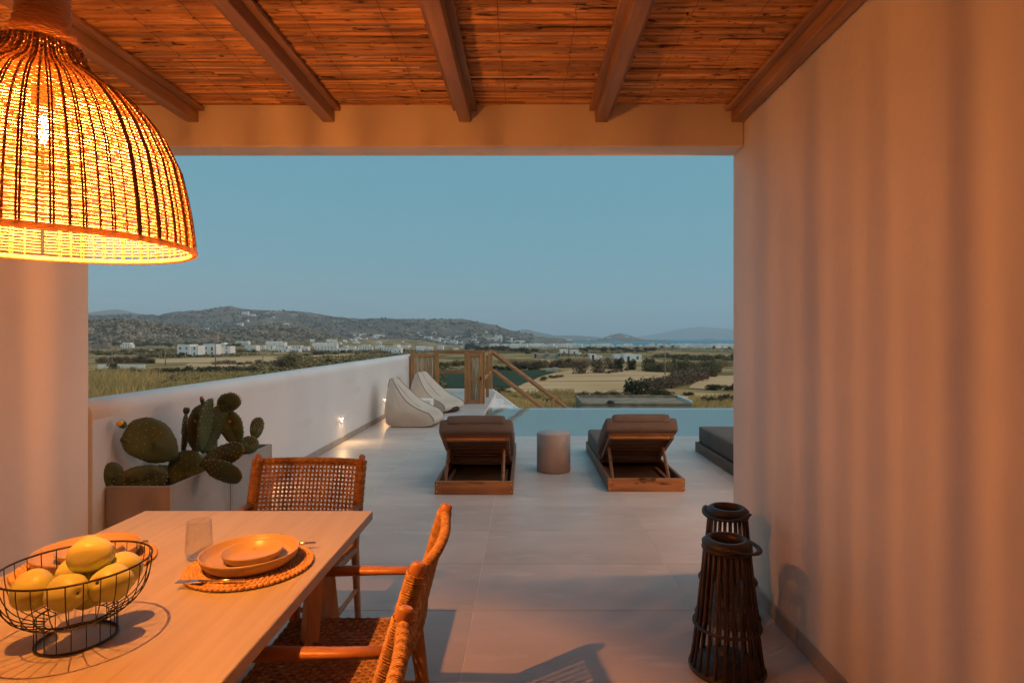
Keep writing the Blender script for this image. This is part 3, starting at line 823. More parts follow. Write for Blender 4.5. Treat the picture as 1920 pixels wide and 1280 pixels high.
# ------------------------------------------------------------------ woven armchairs
def chair_proto(name, label):
    t = thing(name, label, 'chair', (0, 0, 0), 0, 'woven teak armchairs round the table')
    def post(y, z):           # rear post centre line: x as a function of height
        if z < .43: return -.265 + .055 * z / .43
        q = (z - .43) / .44
        return -.21 - .10 * q - .02 * q * q
    wy = .282
    for s in (-1, 1):
        zs = [0, .15, .30, .43, .55, .65, .75, .83, .868, .876]
        rad = [.017, .019, .022, .024, .023, .022, .021, .020, .018, .010]
        MB().tube([(post(0, z), s * wy, z) for z in zs], rad, 10, True, up=(0, 1, 0), flat=(.85, 1.25)).build('rear_leg', m_teak, t)
        MB().tube([(.25, s * wy, 0), (.245, s * wy, .3), (.24, s * wy, .612)], [.015, .019, .021], 10, up=(0, 1, 0)).build('front_leg', m_teak, t)
        xs_ = [post(0, .63) + .005, -.10, .05, .18, .265, .285]
        MB().tube([(x, s * (wy + .004 * math.sin(i)), .626 - .004 * i * .4) for i, x in enumerate(xs_)], [.020, .021, .025, .027, .024, .014], 10, True, up=(0, 0, 1), flat=(.68, 1.15)).build('arm', m_teak, t)
        MB().tube([(post(0, .42), s * wy, .415), (.243, s * wy, .425)], .019, 8, up=(0, 0, 1)).build('seat_rail', m_teak, t)
        MB().tube([(post(0, .2), s * wy, .20), (.247, s * wy, .20)], .013, 8, up=(0, 0, 1)).build('stretcher', m_teak, t)
    MB().tube([(.243, -wy, .42), (.243, wy, .42)], .019, 8).build('seat_rail', m_teak, t)
    MB().tube([(post(0, .42), -wy, .41), (post(0, .42), wy, .41)], .019, 8).build('seat_rail', m_teak, t)
    MB().tube([(.0, -wy, .20), (.0, wy, .20)], .012, 8).build('stretcher', m_teak, t)
    bow = lambda y: -.034 * (1 - (y / wy) ** 2)
    # back rails, hidden in cord wrapping
    Y0, Z0, Z1 = wy - .026, .548, .838
    S = lambda y, z: Vector((post(0, z) + bow(y), y, z))
    for z in (Z0, Z1): MB().tube([S(-wy + .01 + (2 * wy - .02) * k / 12, z) for k in range(13)], .012, 8).build('back_rail', m_teak, t)
    mb = MB()
    pitch = .0205; rc = .0030
    nV = int(2 * Y0 / pitch); nH = int((Z1 - Z0 - .04) / pitch)
    for i in range(nV + 1):
        y = -Y0 + 2 * Y0 * i / nV
        for q in (-1, 1):
            pts = []
            mN = nH * 2 + 4
            for k in range(mN + 1):
                z = Z0 + (Z1 - Z0) * k / mN
                kk = (z - Z0 - .02) / pitch
                p = S(y + q * .0030, z); p.x += .0032 * math.cos(PI * kk + i * PI); pts.append(p)
            mb.tube(pts, rc, 4, False)
    for j in range(nH + 1):
        z = Z0 + .02 + (Z1 - Z0 - .04) * j / nH
        for q in (-1, 1):
            pts = []; mN = nV * 2
            for k in range(mN + 1):
                y = -Y0 + 2 * Y0 * k / mN
                p = S(y, z + q * .0030); p.x -= .0032 * math.cos(PI * j + k / 2 * PI); pts.append(p)
            mb.tube(pts, rc, 4, False)
    o = mb.build('back_weave', m_rope, t); o['kind'] = 'stuff'
    # wrapped top and bottom rails and posts
    mb = MB()
    def coil(cl, rad, step, seg=8, rc=.0026, fl=1.0):
        # cl(u) -> point, tangent dir handled by small closed rings
        P = [Vector(p) for p in cl]; L = [0]
        for a, b in zip(P, P[1:]): L.append(L[-1] + (b - a).length)
        n = int(L[-1] / step)
        for k in range(n + 1):
            d = L[-1] * k / n; i = 0
            while i < len(L) - 2 and d > L[i + 1]: i += 1
            p = P[i].lerp(P[i + 1], (d - L[i]) / (L[i + 1] - L[i])); tg = (P[i + 1] - P[i]).normalized()
            u = tg.cross(Vector((1, 0, 0))).normalized(); w = tg.cross(u)
            tilt = .0022
            mb.tube([p + u * (rad * fl * math.cos(2 * PI * q / seg)) + w * (rad * math.sin(2 * PI * q / seg)) + tg * (tilt * math.sin(2 * PI * q / seg + k)) for q in range(seg)], rc, 4, closed=True)
    coil([S(-wy + .024 + (2 * wy - .048) * k / 16, Z1) for k in range(17)], .0155, .0052)
    coil([S(-wy + .024 + (2 * wy - .048) * k / 16, Z0) for k in range(17)], .0155, .0052)
    for s in (-1, 1):
        coil([(post(0, z), s * wy, z) for z in [.535 + .31 * k / 12 for k in range(13)]], .027, .0052, fl=1.0)
    o = mb.build('back_wrapping', m_rope, t); o['kind'] = 'stuff'
    # seat
    mb = MB(); x0, x1 = -.20, .245; zs = .443
    sag = lambda x, y: zs - .018 * (1 - ((x - .02) / .24) ** 2) * (1 - (y / wy) ** 2)
    p1 = .0185
    nX, nY = int((x1 - x0) / p1), int(2 * wy / p1)
    for i in range(nX + 1):
        x = x0 + (x1 - x0) * i / nX
        for q in (-1, 0, 1):
            pts = []
            for k in range(nY * 2 + 1):
                y = -wy + 2 * wy * k / (nY * 2)
                pts.append((x + q * .0047, y, sag(x, y) + .0034 * math.cos(PI * (k / 2 + i))))
            mb.tube(pts, .0025, 4, False)
    for j in range(nY + 1):
        y = -wy + 2 * wy * j / nY
        for q in (-1, 1):
            pts = []
            for k in range(nX * 2 + 1):
                x = x0 + (x1 - x0) * k / (nX * 2)
                pts.append((x, y + q * .0030, sag(x, y) - .0034 * math.cos(PI * (j + k / 2))))
            mb.tube(pts, .0026, 4, False)
    o = mb.build('seat_weave', m_rope, t); o['kind'] = 'stuff'
    return t
ch = chair_proto('armchair', 'woven teak armchair at the right side of the table, the farther of two')
ch.location = (-.625, 1.885, 0); ch.rotation_euler = (0, 0, R(180))
dup(ch, (-.605, 1.055, 0), R(180), 'woven teak armchair at the bottom edge of the photo, cut off')
dup(ch, (-1.165, 2.76, 0), R(-90 - 2), 'woven teak armchair at the far end of the table, seen from the front')

# ------------------------------------------------------------------ bamboo lanterns
def lantern(loc, rz, label, first=None):
    t = thing('lantern', label, 'lantern', loc, rz, 'dark bamboo floor lanterns by the right wall')
    n = 24; rb, rt, h = .157, .096, .56
    for k in range(n):
        a = 2 * PI * k / n
        r = random.Random(k)
        pts = []; rad = []
        for i in range(6):
            q = i / 5; ri = rb + (rt - rb) * q ** .85
            pts.append((ri * math.cos(a + r.uniform(-.01, .01)), ri * math.sin(a + r.uniform(-.01, .01)), .012 + (h - .012) * q)); rad.append(.0062 * (1.12 if i % 2 else 1) * r.uniform(.85, 1.1))
        MB().tube(pts, rad, 6).build('cane', m_cane, t)
    for (r, z, w) in ((rb + .004, .012, .009), (.139, .205, .006), (rt + .006, .548, .010)):
        MB().tube(ring(r, z, 40), w, 8, closed=True).build('hoop', m_black_wood, t)
    MB().tube(ring(.148, .205, 40), .0045, 6, closed=True).build('hoop', m_black_wood, t)
    mb = MB(); mb.lathe([(0, .006), (rb, .006), (rb, .022), (0, .022)], 32); mb.build('base', m_black_wood, t)
    MB().lathe([(rt - .022, .535), (rt + .012, .540), (rt + .014, .575), (rt - .006, .592), (rt - .022, .592)], 32, close=True).build('collar', m_black_wood, t)
    MB().lathe([(.066, .026), (.068, .026), (.068, .40), (.066, .40)], 28, close=True).build('glass_chimney', m_glass, t)
    # folded-down bail handle
    pts = []
    for k in range(25):
        a = -PI * .5 + PI * k / 24 * 1.0
        pts.append((.128 * math.cos(a) * 1.08, .118 * math.sin(a), .575 - .022 * math.cos(a)))
    MB().tube(pts, .012, 6, flat=(.45, 1.1), up=(0, 0, 1)).build('handle', m_black_wood, t)
    return t
lan = lantern((.915, 2.615, 0), R(-22), 'tall dark bamboo lantern in front, nearer of the two by the wall')
dup(lan, (1.088, 3.10, 0), R(-130), 'dark bamboo lantern standing behind the other one')

# ------------------------------------------------------------------ loungers
def soft_box(x0, x1, y0, y1, z0, z1, puff=.012, nu=10, nv=10, M=None, rad=.03):
    """a cushion: rounded box with slightly puffed faces and wavy surface"""
    mb = MB(); cx, cyy, cz = (x0 + x1) / 2, (y0 + y1) / 2, (z0 + z1) / 2; hx, hy, hz = (x1 - x0) / 2, (y1 - y0) / 2, (z1 - z0) / 2
    def shape(a, b, c):
        p = Vector((a * hx, b * hy, c * hz))
        q = Vector((max(-hx + rad, min(hx - rad, p.x)), max(-hy + rad, min(hy - rad, p.y)), max(-hz + rad, min(hz - rad, p.z))))
        d = p - q
        if d.length > 1e-9: p = q + d.normalized() * min(rad, d.length) if d.length > rad else p
        k = (1 - a * a) * (1 - b * b) if abs(c) > .99 else (1 - b * b) * (1 - c * c) if abs(a) > .99 else (1 - a * a) * (1 - c * c)
        nn = Vector((a if abs(a) > .99 else 0, b if abs(b) > .99 else 0, c if abs(c) > .99 else 0))
        p += nn * puff * k
        w = .004 * mnoise.noise(Vector((p.x * 9 + cx, p.y * 9 + cyy, p.z * 9)))
        p += nn * w
        p += Vector((cx, cyy, cz))
        return M @ p if M is not None else p
    lin = lambda n: [(-1 + 2 * i / n) for i in range(n + 1)]
    def warp(t):              # denser near the edges
        return math.copysign(1 - (1 - abs(t)) ** 1.6, t)
    for sgn in (-1, 1):
        mb.grid(nu, nv, lambda u, v: shape(warp(2 * u - 1), warp(2 * v - 1), sgn) if sgn > 0 else shape(warp(1 - 2 * u), warp(2 * v - 1), sgn))
        mb.grid(nu, 8, lambda u, v: shape(warp(1 - 2 * u), sgn, warp(2 * v - 1)) if sgn > 0 else shape(warp(2 * u - 1), sgn, warp(2 * v - 1)))
        mb.grid(nv, 8, lambda u, v: shape(sgn, warp(2 * u - 1), warp(2 * v - 1)) if sgn > 0 else shape(sgn, warp(1 - 2 * u), warp(2 * v - 1)))
    return mb
def lounger(loc, label, raised=True, hang=0):
    """origin at the near left corner on the floor; x across (.75), y away from the house"""
    W, Ln, hh = .75, 2.05, .125
    t = thing('sun_lounger', label, 'sun lounger', loc, 0, 'low wooden sun loungers beside the pool')
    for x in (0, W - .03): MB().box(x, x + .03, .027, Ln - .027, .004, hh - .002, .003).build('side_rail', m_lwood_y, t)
    # near end board with a hand notch
    z1 = hh; n0, n1 = .31, .45
    mb = MB()
    for y in (0, .026):
        pass
    out = [(0, .003), (W, .003), (W, z1), (n1 + .02, z1), (n1, z1 - .032), (n0, z1 - .032), (n0 - .02, z1), (0, z1)]
    v = [(x, 0, z) for x, z in out] + [(x, .026, z) for x, z in out]; n = len(out)
    # split concave outline into convex quads
    q = [(0, 5, 6, 7), (0, 1, 4, 5), (1, 2, 3, 4)]
    f = q + [tuple(i + n for i in a)[::-1] for a in q] + [(i, i + n, (i + 1) % n + n, (i + 1) % n) for i in range(n)]
    mb.add(v, f); eb = mb.build('end_board', m_lwood, t)
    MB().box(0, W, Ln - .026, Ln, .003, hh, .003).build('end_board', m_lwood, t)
    for x in (.018, W - .018):
        for z in (.032, .098):
            b = MB().lathe([(0, 0), (.0055, 0), (.0055, .0025), (0, .003)], 10).build('screw', m_brass, eb, (x, -.0003, z)); b.rotation_euler = (R(90), 0, 0)
    # floor slats of the flat part
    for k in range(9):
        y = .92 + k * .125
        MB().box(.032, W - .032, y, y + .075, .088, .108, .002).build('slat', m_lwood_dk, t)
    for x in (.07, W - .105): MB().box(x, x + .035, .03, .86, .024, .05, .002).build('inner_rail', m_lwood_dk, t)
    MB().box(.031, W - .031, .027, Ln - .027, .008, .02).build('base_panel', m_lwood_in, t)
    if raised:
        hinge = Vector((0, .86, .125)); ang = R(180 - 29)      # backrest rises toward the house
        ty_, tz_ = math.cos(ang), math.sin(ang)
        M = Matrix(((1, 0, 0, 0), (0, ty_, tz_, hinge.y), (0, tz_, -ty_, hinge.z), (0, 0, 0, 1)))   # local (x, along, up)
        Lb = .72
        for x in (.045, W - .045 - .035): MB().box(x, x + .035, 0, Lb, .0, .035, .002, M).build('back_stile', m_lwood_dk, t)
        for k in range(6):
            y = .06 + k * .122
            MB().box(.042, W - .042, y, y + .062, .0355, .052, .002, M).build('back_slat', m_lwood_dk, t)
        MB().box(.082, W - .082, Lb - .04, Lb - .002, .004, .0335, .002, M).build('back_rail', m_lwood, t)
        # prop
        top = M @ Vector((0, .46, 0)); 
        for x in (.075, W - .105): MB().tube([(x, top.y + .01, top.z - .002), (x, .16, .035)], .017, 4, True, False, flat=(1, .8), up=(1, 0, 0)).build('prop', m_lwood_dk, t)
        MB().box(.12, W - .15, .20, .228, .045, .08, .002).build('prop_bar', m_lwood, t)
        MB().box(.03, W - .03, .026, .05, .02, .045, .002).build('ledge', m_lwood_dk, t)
        # cushions
        soft_box(.02, W - .02, .85, Ln - .02, .112, .29, .008).build('seat_cushion', m_cush, t)
        soft_box(.008, W - .008, .02, Lb + .075, .054, .205, .012, M=M).build('back_cushion', m_cush, t)
        soft_box(.085, W - .085, Lb - .06, Lb + .092, .140, .237, .006, M=M, rad=.022).build('head_flap', m_cush, t)
    else:
        soft_box(.035, W - .035, .04, Ln - .02, .112, .335, .008).build('seat_cushion', m_cush, t)
    return t
lounger((-.868, 5.51, 0), 'low wooden lounger left of the round stool, dark backrest raised')
lounger((.808, 5.625, 0), 'low wooden lounger right of the round stool, backrest raised and lit orange')
lounger((2.255, 5.60, 0), 'flat charcoal cushioned lounger half hidden behind the right wall', raised=False)

o = MB().lathe([(0, .003), (.183, .003), (.190, .008), (.190, .424), (.184, .431), (0, .431)], 48).build('side_stool', m_stool, None, (.32, 6.52, 0))
tag(o, 'round grey concrete side stool standing between two loungers', 'stool')

# ------------------------------------------------------------------ beanbags
def beanbag(name, label, loc, rz, dark_base=False):
    t = thing(name, label, 'beanbag', loc, rz, 'cream canvas beanbags by the parapet')
    prof = [(.0, .05), (-.015, .22), (-.02, .45), (-.02, .66), (.0, .80), (.035, .825), (.075, .79), (.15, .68), (.26, .545), (.38, .43), (.50, .345), (.64, .28), (.76, .225), (.85, .155), (.875, .09), (.84, .03), (.70, .004), (.45, .0), (.2, .0), (.05, .012)]
    n = len(prof); Wd = .37; cx, cz = .30, .26
    mb = MB(); v = []; secs = [-1, -.96, -.85, -.6, -.3, 0, .3, .6, .85, .96, 1]
    for s in secs:
        k1 = 1 - .035 * s * s if abs(s) < .99 else .955
        wid = s * Wd
        for i, (x, z) in enumerate(prof):
            dip = -.05 * (1 - s * s) if 6 <= i <= 12 else 0           # the sat-in hollow
            if i in (4, 5): dip = -.02 * (1 - s * s)
            narrow = 1 - .58 * max(0, (z - .30) / .55) ** 1.15
            wv = .022 * mnoise.noise(Vector((x * 7, s * 2.6 + loc[1], z * 7)))
            X = cx + (x - cx) * k1; Z = max(.0, cz + (z - cz) * k1 + dip)
            v.append((X + wv, wid * narrow, max(0, Z + wv * .6) if i < 15 else Z))
    m = len(secs)
    f = [(j * n + i, j * n + (i + 1) % n, (j + 1) * n + (i + 1) % n, (j + 1) * n + i) for j in range(m - 1) for i in range(n)]
    mb.add(v, f, True)
    for s, base in ((-1, 0), (1, (m - 1) * n)):
        # bulging side panel: rings toward the centre
        prev = [base + i for i in range(n)]; allv = mb.v
        c = Vector((.28, s * Wd * .92, .24))
        for q in (.25, .5, .75):
            cur = []
            for i in range(n):
                p = Vector(mb.v[base + i]).lerp(c, q); p.y += s * (.075 * math.sin(q * PI / 2) + .012 * mnoise.noise(p * 7))
                mb.v.append(tuple(p)); cur.append(len(mb.v) - 1)
            for i in range(n):
                a = (prev[i], prev[(i + 1) % n], cur[(i + 1) % n], cur[i]); mb.f.append(a if s < 0 else a[::-1]); mb.sm.append(True)
            prev = cur
        mb.v.append((c.x, c.y + s * .082, c.z)); ci = len(mb.v) - 1
        for i in range(n):
            a = (prev[i], prev[(i + 1) % n], ci); mb.f.append(a if s < 0 else a[::-1]); mb.sm.append(True)
    o = mb.build('bag', m_bag, t)
    sub = o.modifiers.new('sub', 'SUBSURF'); sub.levels = 1; sub.render_levels = 2
    for j in (0, m - 1):
        MB().tube([Vector(v[j * n + i]) + Vector((0, 0, .004)) for i in range(3, 15)], .006, 5).build('piping', m_piping, t)
    MB().tube([Vector(v[5 * n + i]) + Vector((0, 0, .003)) for i in range(4, 11)], .005, 5).build('seam', m_piping, t)
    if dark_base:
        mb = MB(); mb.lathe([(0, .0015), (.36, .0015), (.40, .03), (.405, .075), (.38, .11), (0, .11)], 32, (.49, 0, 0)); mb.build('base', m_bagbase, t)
    return t
beanbag('beanbag', 'cream canvas beanbag nearest the step light, seen from the side', (-2.33, 10.05, 0), R(-5))
beanbag('beanbag', 'cream canvas beanbag in front of the bamboo gate, with dark base', (-2.20, 12.0, 0), R(-24), True)
o = MB().box(-.17, .17, -.17, .17, .003, .33, .006).build('cube_table', m_white, None, (-1.95, 11.0, 0)); tag(o, 'low white cube table between the two beanbags', 'table')

# ------------------------------------------------------------------ gate, landing and stair
GY = 13.06
def gate_part(name, label, x0, x1, zt, mid=False, lock=False):
    t = thing(name, label, 'gate', (x0, GY, 0))
    w = x1 - x0; s = .075
    for a in (0, w - s): MB().box(a, a + s, -.022, .022, .012, zt, .003).build('stile', m_gate, t)
    for z in ([.012, zt - .075] + ([.53] if mid else [])): MB().box(s + .001, w - s - .001, -.019, .019, z, z + .073, .003).build('rail', m_gate, t)
    k = 0; x = s + .008; r = random.Random(int(w * 100))
    while x < w - s - .006:
        d = r.uniform(.011, .016)
        pts = [(x, r.uniform(-.004, .004), .04), (x + r.uniform(-.003, .003), r.uniform(-.003, .003), zt * .5), (x, r.uniform(-.004, .004), zt - .04)]
        MB().tube(pts, d, 6).build('bamboo_pole', m_bamboo, t)
        x += d * 2 + .002
    if lock: MB().box(w - .06, w - .03, -.04, -.023, .54, .62, .002).build('latch', m_black, t)
gate_part('bamboo_gate', 'bamboo and timber gate panel against the end of the parapet', -2.60, -1.96, 1.14)
gate_part('bamboo_gate', 'narrow timber gate leaf with bamboo infill at the stair head', -1.31, -.965, 1.145, True, True)
t = thing('gate_post', 'square timber post hinging the narrow bamboo gate leaf', 'post', (-1.345, GY + .02, 0))
MB().box(-.035, .033, -.04, .035, .003, 1.17, .004).build('post', m_gate, t)
MB().lathe([(.0, 1.17), (.03, 1.172), (0, 1.186)], 8).build('cap', m_gate, t)
t = thing('gate_post', 'square timber post on the wall side of the gate', 'post', (-2.57, GY + .07, 0))
MB().box(-.05, .05, -.04, .04, .003, 1.16, .004).build('post', m_gate, t)
MB().lathe([(.0, 1.16), (.03, 1.162), (0, 1.176)], 8).build('cap', m_gate, t)
t = thing('balustrade', 'timber railing round the stair landing beyond the gate', 'railing', (0, 0, 0))
FY = 15.95
for (x, y) in ((-.955, FY), (-.962, GY + 1.5), (-2.5, FY), (-.965, GY + .045)): MB().box(x - .04, x + .04, y - .04 + .045, y + .04 + .045, .08 if y > 15 else .003, 1.165, .004).build('post', m_gate, t)
for z in (1.10, .55):
    MB().box(-2.45, -1.0, FY + .02, FY + .07, z - .045, z + .045, .003).build('rail', m_rail, t)
    MB().box(-.985, -.935, GY + .092, GY + 1.50, z - .035, z + .035, .003).build('rail', m_gate, t)
    MB().box(-.985, -.935, GY + 1.59, FY, z - .035, z + .035, .003).build('rail', m_gate, t)
t = thing('handrail', 'sloping timber handrail running down the stair beside the pool', 'handrail', (0, 0, 0))
sl = (-.35 - 1.12) / (1.04 + .93)
for z0 in (1.10, .60):
    xe = 3.2; MB().tube([(-.914, FY + .045, z0), (xe, FY + .045, z0 + sl * (xe + .914))], .062, 4, True, False, flat=(.55, 1.0), up=(0, 1, 0)).build('rail', m_rail, t)
for x in (.78, 2.5): MB().box(x - .04, x + .04, FY - .0, FY + .075, 1.10 + sl * (x + .914) - 1.25, 1.10 + sl * (x + .914) - .03, .003).build('post', m_gate, t)
t = thing('stair', 'white rendered stair descending to the right behind the pool', 'stair', (0, 0, 0))
MB().box(-2.62, -.90, FY - .06, FY + .16, -.29, .075, .004).build('kerb', m_white, t)
for k in range(14):
    x0 = -.90 + k * .27; z = -.17 * (k + 1)
    MB().box(x0, x0 + .29, PY1 + .35, FY - .062, z - .25, z, .004).build('step', m_white, t)
mb = MB(); x0, x1 = -.897, 3.0; za, zb = .07, .07 + sl * (x1 - x0)
mb.add([(x0, FY - .06, za), (x1, FY - .06, zb), (x1, FY - .06, zb - .7), (x0, FY - .06, za - .7), (x0, FY + .16, za), (x1, FY + .16, zb), (x1, FY + .16, zb - .7), (x0, FY + .16, za - .7)],
       [(0, 3, 2, 1), (4, 5, 6, 7), (0, 1, 5, 4), (3, 7, 6, 2), (0, 4, 7, 3), (1, 2, 6, 5)])
mb.build('stringer', m_white, t)

# ------------------------------------------------------------------ planters and prickly pear
PZ = .57; PXr, PXl = -2.22, -2.622
for (y0, y1, lab) in ((3.60, 4.335, 'grey concrete planter box nearest, holding the prickly pear'), (4.345, 5.05, 'grey concrete planter box behind the first along the parapet')):
    t = thing('planter', lab, 'planter', ((PXl + PXr) / 2, (y0 + y1) / 2, 0), 0, 'grey concrete planter boxes')
    w, l, th = (PXr - PXl) / 2, (y1 - y0) / 2, .022
    MB().box(-w, w, -l, -l + th, .003, PZ, .003).build('side', m_planter, t); MB().box(-w, w, l - th, l, .003, PZ, .003).build('side', m_planter, t)
    MB().box(-w + .0005, -w + th, -l + th + .0005, l - th - .0005, .003, PZ - .0005, .003).build('side', m_planter, t); MB().box(w - th, w - .0005, -l + th + .0005, l - th - .0005, .003, PZ - .0005, .003).build('side', m_planter, t)
    mb = MB(); mb.grid(10, 14, lambda u, v: (-w + th + (2 * w - 2 * th) * u, -l + th + (2 * l - 2 * th) * v, PZ - .07 + .02 * mnoise.noise(Vector((u * 5, v * 7, y0))))); mb.build('soil', m_soil, t)
def W3(px, py, Y): return Vector(((px - VX) / F * Y, Y, H + (VY - py) / F * Y))
def pad_mesh(Lp, Wp, th, seed, egg=.18):
    """flattened egg-shaped pad; base at the origin, growing along +z, face toward -y"""
    mb = MB(); r = random.Random(seed); n, m = 26, 10; v = []
    rings = []
    for j in range(m + 1):
        q = -PI / 2 + PI * j / m
        k = math.cos(q) ** .55; yy = math.sin(q) * th
        for i in range(n):
            a = 2 * PI * i / n
            zc = -math.cos(a)
            w = math.sin(a) * (1 + egg * zc) * Wp * (1 if zc > -.6 else 1 - .25 * (-.6 - zc) / .4)
            wob = 1 + .018 * math.sin(5 * a + seed) + .014 * math.sin(9 * a + seed * 2)
            v.append((w * k * wob, yy + .012 * math.sin(zc * 1.4 + seed), (Lp / 2 + zc * Lp / 2 * k * wob)))
    f = [(j * n + i, j * n + (i + 1) % n, (j + 1) * n + (i + 1) % n, (j + 1) * n + i) for j in range(m) for i in range(n)]
    mb.add(v, f, True)
    return mb
def areoles(Lp, Wp, th, seed, egg):
    mb = MB(); r = random.Random(seed)
    for i in range(26):
        a = 2 * PI * i / 26 + r.uniform(-.06, .06); zc = -math.cos(a)
        w = math.sin(a) * (1 + egg * zc) * Wp
        if zc < -.8: continue
        mb.ell((w * .995, r.uniform(-.3, .3) * th, Lp / 2 + zc * Lp / 2 * .995), .0044, .0044, .0050, 5, 3)
    for row in range(6):
        for c in range(-3, 4):
            z = (row + .7 + (.5 if c % 2 else 0)) / 7; x = c / 3.6
            if x * x + (2 * z - 1) ** 2 > .72: continue
            mb.ell((x * Wp, -th * (.98 - .5 * x * x - .4 * (2 * z - 1) ** 2), z * Lp), .0034, .0026, .0034, 5, 3)
    return mb
cact = thing('prickly_pear', 'prickly pear cactus with broad dark green pads growing in the concrete planter', 'cactus', ((PXl + PXr) / 2, 4.3, PZ - .06))
CO = Vector(((PXl + PXr) / 2, 4.3, PZ - .06))
bpy.context.view_layer.update()
# base px, tip px, half width px, depth at base and tip, turn about the pad's axis
PADS = [((330, 858), (240, 798), 36, 3.90, 3.68, 10, .24), ((350, 930), (350, 843), 33, 4.00, 4.02, -8, .05), ((268, 930), (258, 873), 44, 3.72, 3.72, 5, -.05),
        ((300, 930), (290, 872), 36, 3.92, 3.94, 20, .0), ((213, 922), (208, 866), 18, 3.655, 3.64, 14, .10),
        ((341, 852), (349, 775), 22, 4.10, 4.12, 82, .1), ((366, 848), (381, 757), 23, 4.12, 4.16, 28, .12), ((374, 846), (397, 746), 20, 4.06, 4.10, 56, .10),
        ((382, 850), (418, 757), 30, 4.22, 4.26, 48, .15), ((393, 858), (401, 806), 12, 4.30, 4.30, 70, .1),
        ((412, 772), (444, 738), 19, 4.24, 4.22, 8, .15), ((446, 835), (424, 768), 20, 4.40, 4.34, -12, .15),
        ((458, 850), (474, 818), 18, 4.62, 4.62, 10, .0), ((477, 824), (486, 782), 12, 4.66, 4.68, 12, .2),
        ((374, 872), (457, 838), 20, 3.98, 3.92, -20, .12), ((376, 872), (456, 894), 21, 3.92, 3.84, 15, .10), ((400, 868), (396, 812), 9, 4.42, 4.42, 60, .1)]
# base px, tip px, half width px, depth at base and tip, turn about the pad's axis
for i, (b, tp, hw, Yb, Yt, turn, egg) in enumerate(PADS):
    A = W3(*b, Yb); B = W3(*tp, Yt); ax = B - A; Lp = ax.length; ax.normalize()
    Wp = hw * Yb / F; th = .016 + .02 * Wp
    if turn > 40: Wp = max(Wp, .055)
    fwd = Vector((A.x * -1, -A.y, 0)).normalized(); fwd = (fwd - ax * fwd.dot(ax)).normalized()
    fwd = Matrix.Rotation(R(turn), 3, ax) @ fwd
    yv = -fwd; xv = yv.cross(ax)
    o = pad_mesh(Lp, Wp, th, i, egg).build('pad', m_pad, cact)
    o.matrix_local = Matrix.Translation(A - CO) @ Matrix((xv, yv, ax)).transposed().to_4x4()
    s_ = areoles(Lp, Wp, th, i + 50, egg).build('areoles', m_spine, o); s_['kind'] = 'stuff'
def bud(px, py, Y, r, h, m, lean):
    p = W3(px, py, Y) - CO
    mb = MB(); mb.lathe([(0, 0), (r * .6, .1 * h), (r, .45 * h), (r * .95, .8 * h), (r * .7, h), (0, h * .93)], 12)
    o = mb.build('bud', m, cact, p); o.rotation_euler = lean
bud(236, 801, 3.655, .024, .055, m_pad, (0, R(-50), 0)); bud(229, 797, 3.64, .022, .03, m_yellow, (0, R(-45), 0))
bud(240, 826, 3.68, .017, .045, m_pad, (0, R(-80), 0)); bud(349, 777, 4.12, .022, .05, m_pad, (0, R(4), 0))
bud(381, 759, 4.16, .015, .05, m_pad, (0, R(-12), 0)); bud(379, 750, 4.16, .012, .028, m_redbud, (0, R(-14), 0))
bud(368, 790, 4.09, .010, .015, m_redbud, (R(80), 0, 0)); bud(431, 790, 4.32, .010, .014, m_redbud, (R(80), 0, 0)); bud(376, 775, 4.10, .009, .013, m_redbud, (R(80), 0, 0))

# ------------------------------------------------------------------ the neighbour's flat concrete roof below the pool
t = thing('outbuilding', 'low concrete outbuilding with flat roof just beyond the pool edge', 'building', (13.2, 71.8, -.35))
MB().box(-6.6, 6.6, -3.1, 3.1, BASE_Z - .5, -6.12).build('wall', m_conc, t)
MB().box(-6.7, 6.7, -3.2, 3.2, -6.118, -5.92, .02).build('roof', m_conc, t)
for (a, b, c, d) in ((-6.7, 6.7, 3.0, 3.2), (-6.7, -6.5, -3.19, 2.996), (6.5, 6.7, -3.19, 2.996)):
    MB().box(a, b, c, d, -5.918, -5.62, .02).build('upstand', m_far_white if a > 5 else m_conc, t)
MB().lathe([(0, 0), (.4, 0), (.5, .12), (.25, .3), (0, .33)], 12, (-3.0, -3.0, -5.918)).build('vent', m_black_wood, t)

# ------------------------------------------------------------------ utility poles
def pole(px, py, top, label, arm=True):
    x, y, z = ground_at(px, py); h = (py - top) / F * y
    t = thing('utility_pole', label, 'utility pole', (x, y, z - .3), 0, 'wooden utility poles across the plain')
    MB().tube([(0, 0, 0), (rnd.uniform(-.04, .04), 0, h + .3)], [.16, .11], 8).build('pole', m_pole, t)
    if arm:
        MB().box(-.8, .8, -.05, .05, h - .25, h - .13).build('crossarm', m_pole, t)
        for q in (-.7, 0, .7): MB().lathe([(0, 0), (.05, 0), (.06, .1), (.03, .2), (0, .2)], 6, (q, 0, h - .128)).build('insulator', m_white, t)
pole(404, 698, 628, 'tall utility pole with a crossarm in front of the white house')
pole(1247, 703, 647, 'tall lone utility pole standing beyond the stubble field')
pole(310, 685, 651, 'dark utility pole left of the white house on the plain')
pole(210, 682, 656, 'leaning pale utility pole by the white retaining wall', False)
pole(182, 679, 666, 'short utility pole at the far left edge of the view', False)
pole(302, 672, 651, 'thin utility pole just left of the dark pole', False)
pole(266, 663, 648, 'small thin utility pole between the scrub on the left plain', False)
pole(493, 692, 656, 'utility pole right of the white house by the olive tree')
pole(671, 669, 650, 'thin utility pole just beyond the parapet on the plain', False)
pole(703, 668, 653, 'thin utility pole near the end of the parapet', False)
pole(1115, 663, 650, 'thin mast among the white houses beyond the hedge', False)

